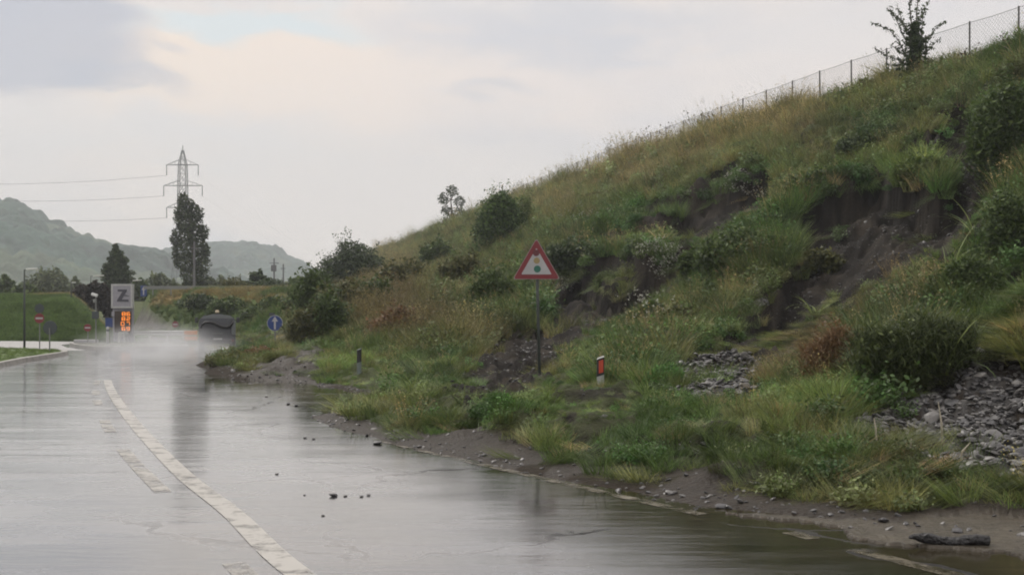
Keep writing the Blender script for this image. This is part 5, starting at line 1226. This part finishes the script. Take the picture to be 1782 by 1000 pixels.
mb = MB(); mb.prism([(-.66, .45), (.66, .45), (.64, 1.25), (.54, 1.75), (-.54, 1.75), (-.64, 1.25)], 1.7, 2.7)
mb.v = [Vector((v.x, v.y, min(v.z, 1.42))) for v in mb.v]; mb.build('cab', M_body, root)
for sx_ in (-1, 1): mb = MB(); mb.tube([(sx_ * .64, 2.3, 1.2), (sx_ * .78, 2.25, 1.24)], .014, 5); mb.box((sx_ * .83, 2.2, 1.22), (.13, .06, .22), .02); mb.build('mirror', M_dk, root)
mb = MB(); mb.box((0, .9, .38), (1.1, 2.6, .16), .02); mb.build('chassis', M_dk, root)
for sx_ in (-.66, .66): mb = MB(); mb.tube([(sx_, 1.2, .02), (sx_, 1.2, .12)], [.30, .20], 18); mb.build('side_brush', M_dk, root)

# ------------------------------------------------------------------ PYLON AND CABLES
M_lat = mat('lattice_steel', (.18, .19, .20), .6, .3); M_ins = mat('insulator_grey', (.12, .12, .13), .5)
D_ = 350.0; s = D_ / F; xc = 318.0; zb = 2.5
Zp_ = lambda py: CH + (545 - py) / F * D_
root = empty('power_pylon', ((xc - 891) / F * D_, D_, zb), 0, 'tall lattice power pylon with six drooping insulator strings behind the poplar', 'pylon')
def hw(z):   # half width of the mast
    zz = [0, Zp_(440), Zp_(380), Zp_(287), Zp_(262)]; return float(np.interp(z, zz, [3.4, 2.2, 1.35, 1.1, .25]))
mb = MB(); lv = [zb + (Zp_(262) - zb) * (1 - (1 - t) ** 1.25) for t in np.linspace(0, 1, 15)]; r_ = .085
for a, b in zip(lv[:-1], lv[1:]):
    A = [Vector((sx_ * hw(a), sy * hw(a), a - zb)) for sx_, sy in ((-1, -1), (1, -1), (1, 1), (-1, 1))]; B = [Vector((sx_ * hw(b), sy * hw(b), b - zb)) for sx_, sy in ((-1, -1), (1, -1), (1, 1), (-1, 1))]
    for i in range(4):
        j = (i + 1) % 4; mb.tube([A[i], B[i]], r_ * 1.25, 4, False); mb.tube([A[i], B[j]], r_ * .7, 4, False); mb.tube([A[j], B[i]], r_ * .7, 4, False); mb.tube([B[i], B[j]], r_ * .6, 4, False)
mb.tube([(0, 0, Zp_(264) - zb), (0, 0, Zp_(253) - zb)], .12, 5); mb.build('lattice_mast', M_lat, root)
tips = []
for py, l, r__ in ((287, 290, 345), (323, 285, 352), (361, 290, 347)):
    mb = MB(); z = Zp_(py) - zb; xl, xr = (l - xc) * s, (r__ - xc) * s; up = 9 * s; h0 = hw(z + zb)
    for y_ in (-.5, .5):
        mb.tube([(xl, 0, z), (-h0, y_, z)], .1, 4, False); mb.tube([(h0, y_, z), (xr, 0, z)], .1, 4, False); mb.tube([(-h0, y_, z), (h0, y_, z)], .1, 4, False)
        mb.tube([(xl, 0, z), (-h0, y_, z + up)], .06, 4, False); mb.tube([(xr, 0, z), (h0, y_, z + up)], .06, 4, False)
    for t in (.35, .65):
        for e_ in (xl, xr):
            sg = -1 if e_ < 0 else 1; xx = sg * h0 + (e_ - sg * h0) * t; mb.tube([(xx, 0, z), (xx, 0, z + up * (1 - t))], .05, 4, False)
    arm = mb.build('cross_arm', M_lat, root)
    for e_ in (xl, xr):
        mb = MB(); L_ = 18 * s; pts_ = []; rs = []
        for k in range(15): pts_.append((e_, 0, z - L_ * k / 14)); rs.append(.17 if k % 2 else .08)
        mb.tube(pts_, rs, 6); mb.build('insulator', M_ins, arm); tips.append(Vector((root.location.x + e_, D_, zb + z - L_)))
M_cab = mat('power_cable', (.16, .16, .17), .6)
for i, (tp, zl, lab) in enumerate(((tips[0], 319, 'top power cable running from the pylon to the left edge'), (tips[2], 342, 'middle power cable running from the pylon to the left edge'), (tips[4], 372, 'lowest power cable running from the pylon to the left edge'))):
    e_ = P(-260, zl - 6, 330); mb = MB(); pp = []
    for k in range(25): t_ = k / 24; q_ = tp.lerp(e_, t_); q_.z -= 3.2 * 4 * t_ * (1 - t_) * .6; pp.append(q_)
    mb.tube(pp, .045, 4); o = mb.build('power_cable', M_cab); tag(o, lab, 'cable', 'power cables left of the pylon')
for i, (tp, lab) in enumerate(((tips[1], 'top power cable leaving the pylon towards the hills at the right'), (tips[3], 'middle power cable leaving the pylon towards the hills at the right'))):
    e_ = P(640, 470 + 14 * i, 1000); mb = MB(); pp = []
    for k in range(31): t_ = k / 30; q_ = tp.lerp(e_, t_); q_.z -= 14 * 4 * t_ * (1 - t_) * .5; pp.append(q_)
    mb.tube(pp, .018, 4); o = mb.build('power_cable', M_cab); tag(o, lab, 'cable', 'power cables right of the pylon')
# utility poles
def upole(px, top, D_, z0, label, trafo):
    x = (px - 891) / F * D_; H_ = CH + (545 - top) / F * D_ - z0; root = empty('utility_pole', (x, D_, z0), 0, label, 'utility pole', 'utility poles')
    mb = MB(); mb.tube([(0, 0, -.2), (0, 0, H_)], [.16, .10], 8); mb.build('pole', M_ins, root)
    mb = MB(); mb.box((0, 0, H_ - .7), (1.3 if trafo else .7, .1, .1)); mb.build('cross_arm', M_ins, root)
    if trafo: mb = MB(); mb.box((0, -.25, H_ - 1.4), (.7, .5, .9), .08); mb.build('transformer', M_ins, root)
upole(477, 449, 160, 2.5, 'dark utility pole carrying a transformer box, at the left end of the embankment', True)
upole(493, 459, 175, 2.5, 'thinner utility pole to the right of the one with the transformer', False)
upole(338, 420, 118, 2.2, 'slim pole standing in front of the poplar', False)

# black debris lying in the muddy water
x, y = G(1650, 950); mb = MB(); pp = []; rs = []; rr = random.Random(3)
for k in range(15): t_ = k / 14; pp.append(((t_ - .5) * .50, .01 * math.sin(t_ * 5), .03 + .012 * math.sin(t_ * 9) + (.012 if t_ < .1 else 0))); rs.append((.010 + .026 * min(1, t_ * 5)) * rr.uniform(.9, 1.1) if t_ < .2 else .036 * rr.uniform(.88, 1.1))
mb.tube(pp, rs, 9); o = mb.build('driftwood', mat('charred_wet_wood', (.010, .010, .011), .35, bump=1.0, nscale=30), smooth=True); o.location = (x, y, .008); o.rotation_euler = (0, .02, -.05); tag(o, 'short black log lying in the muddy water at the lower right', 'log')

# ------------------------------------------------------------------ AIR
def vol_mat(name, col, dens):
    m = bpy.data.materials.new(name); m.use_nodes = True; t = m.node_tree
    t.nodes.remove(t.nodes['Principled BSDF']); pv = t.nodes.new('ShaderNodeVolumePrincipled'); pv.inputs['Color'].default_value = (*col, 1); pv.inputs['Density'].default_value = dens
    t.links.new(pv.outputs[0], t.nodes['Material Output'].inputs['Volume']); return m, t, pv
m, _, _ = vol_mat('haze_air', (.86, .90, .95), .00058)
mb = MB(); mb.box((-450, 755, 108), (3300, 1590, 220)); o = mb.build('haze', m); tag(o, 'pale haze filling the valley air', 'haze', kind='stuff')
# spray thrown up behind the sweeper
m, t, pv = vol_mat('spray_mist', (.96, .98, 1.0), .1)
tcn = t.nodes.new('ShaderNodeTexCoord'); mp_ = t.nodes.new('ShaderNodeMapping'); t.links.new(tcn.outputs['Object'], mp_.inputs[0])
ln = t.nodes.new('ShaderNodeVectorMath'); ln.operation = 'LENGTH'; t.links.new(tcn.outputs['Object'], ln.inputs[0])
nz = t.nodes.new('ShaderNodeTexNoise'); nz.inputs['Scale'].default_value = 2.2; nz.inputs['Detail'].default_value = 3; t.links.new(tcn.outputs['Object'], nz.inputs['Vector'])
m1 = t.nodes.new('ShaderNodeMapRange'); m1.interpolation_type = 'SMOOTHSTEP'; m1.inputs['From Min'].default_value = 1.0; m1.inputs['From Max'].default_value = .15; t.links.new(ln.outputs['Value'], m1.inputs['Value'])
m2 = t.nodes.new('ShaderNodeMapRange'); m2.inputs['From Min'].default_value = .35; m2.inputs['From Max'].default_value = .65; m2.inputs['To Min'].default_value = .3; m2.inputs['To Max'].default_value = 1.3; t.links.new(nz.outputs[0], m2.inputs['Value'])
mm = t.nodes.new('ShaderNodeMath'); mm.operation = 'MULTIPLY'; t.links.new(m1.outputs[0], mm.inputs[0]); t.links.new(m2.outputs[0], mm.inputs[1])
md_ = t.nodes.new('ShaderNodeMath'); md_.operation = 'MULTIPLY'; md_.inputs[1].default_value = .17; t.links.new(mm.outputs[0], md_.inputs[0]); t.links.new(md_.outputs[0], pv.inputs['Density'])
bm = bmesh.new(); bmesh.ops.create_icosphere(bm, subdivisions=3, radius=1.0); me = bpy.data.meshes.new('water_spray'); bm.to_mesh(me); bm.free(); me.materials.append(m)
o = bpy.data.objects.new('water_spray', me); COL.objects.link(o); o.location = (-12.0, 39, .2); o.scale = (3.2, 11, 1.15); o.rotation_euler = (0, 0, R(15)); tag(o, 'white water spray hanging over the road behind the sweeper', 'spray', kind='stuff')
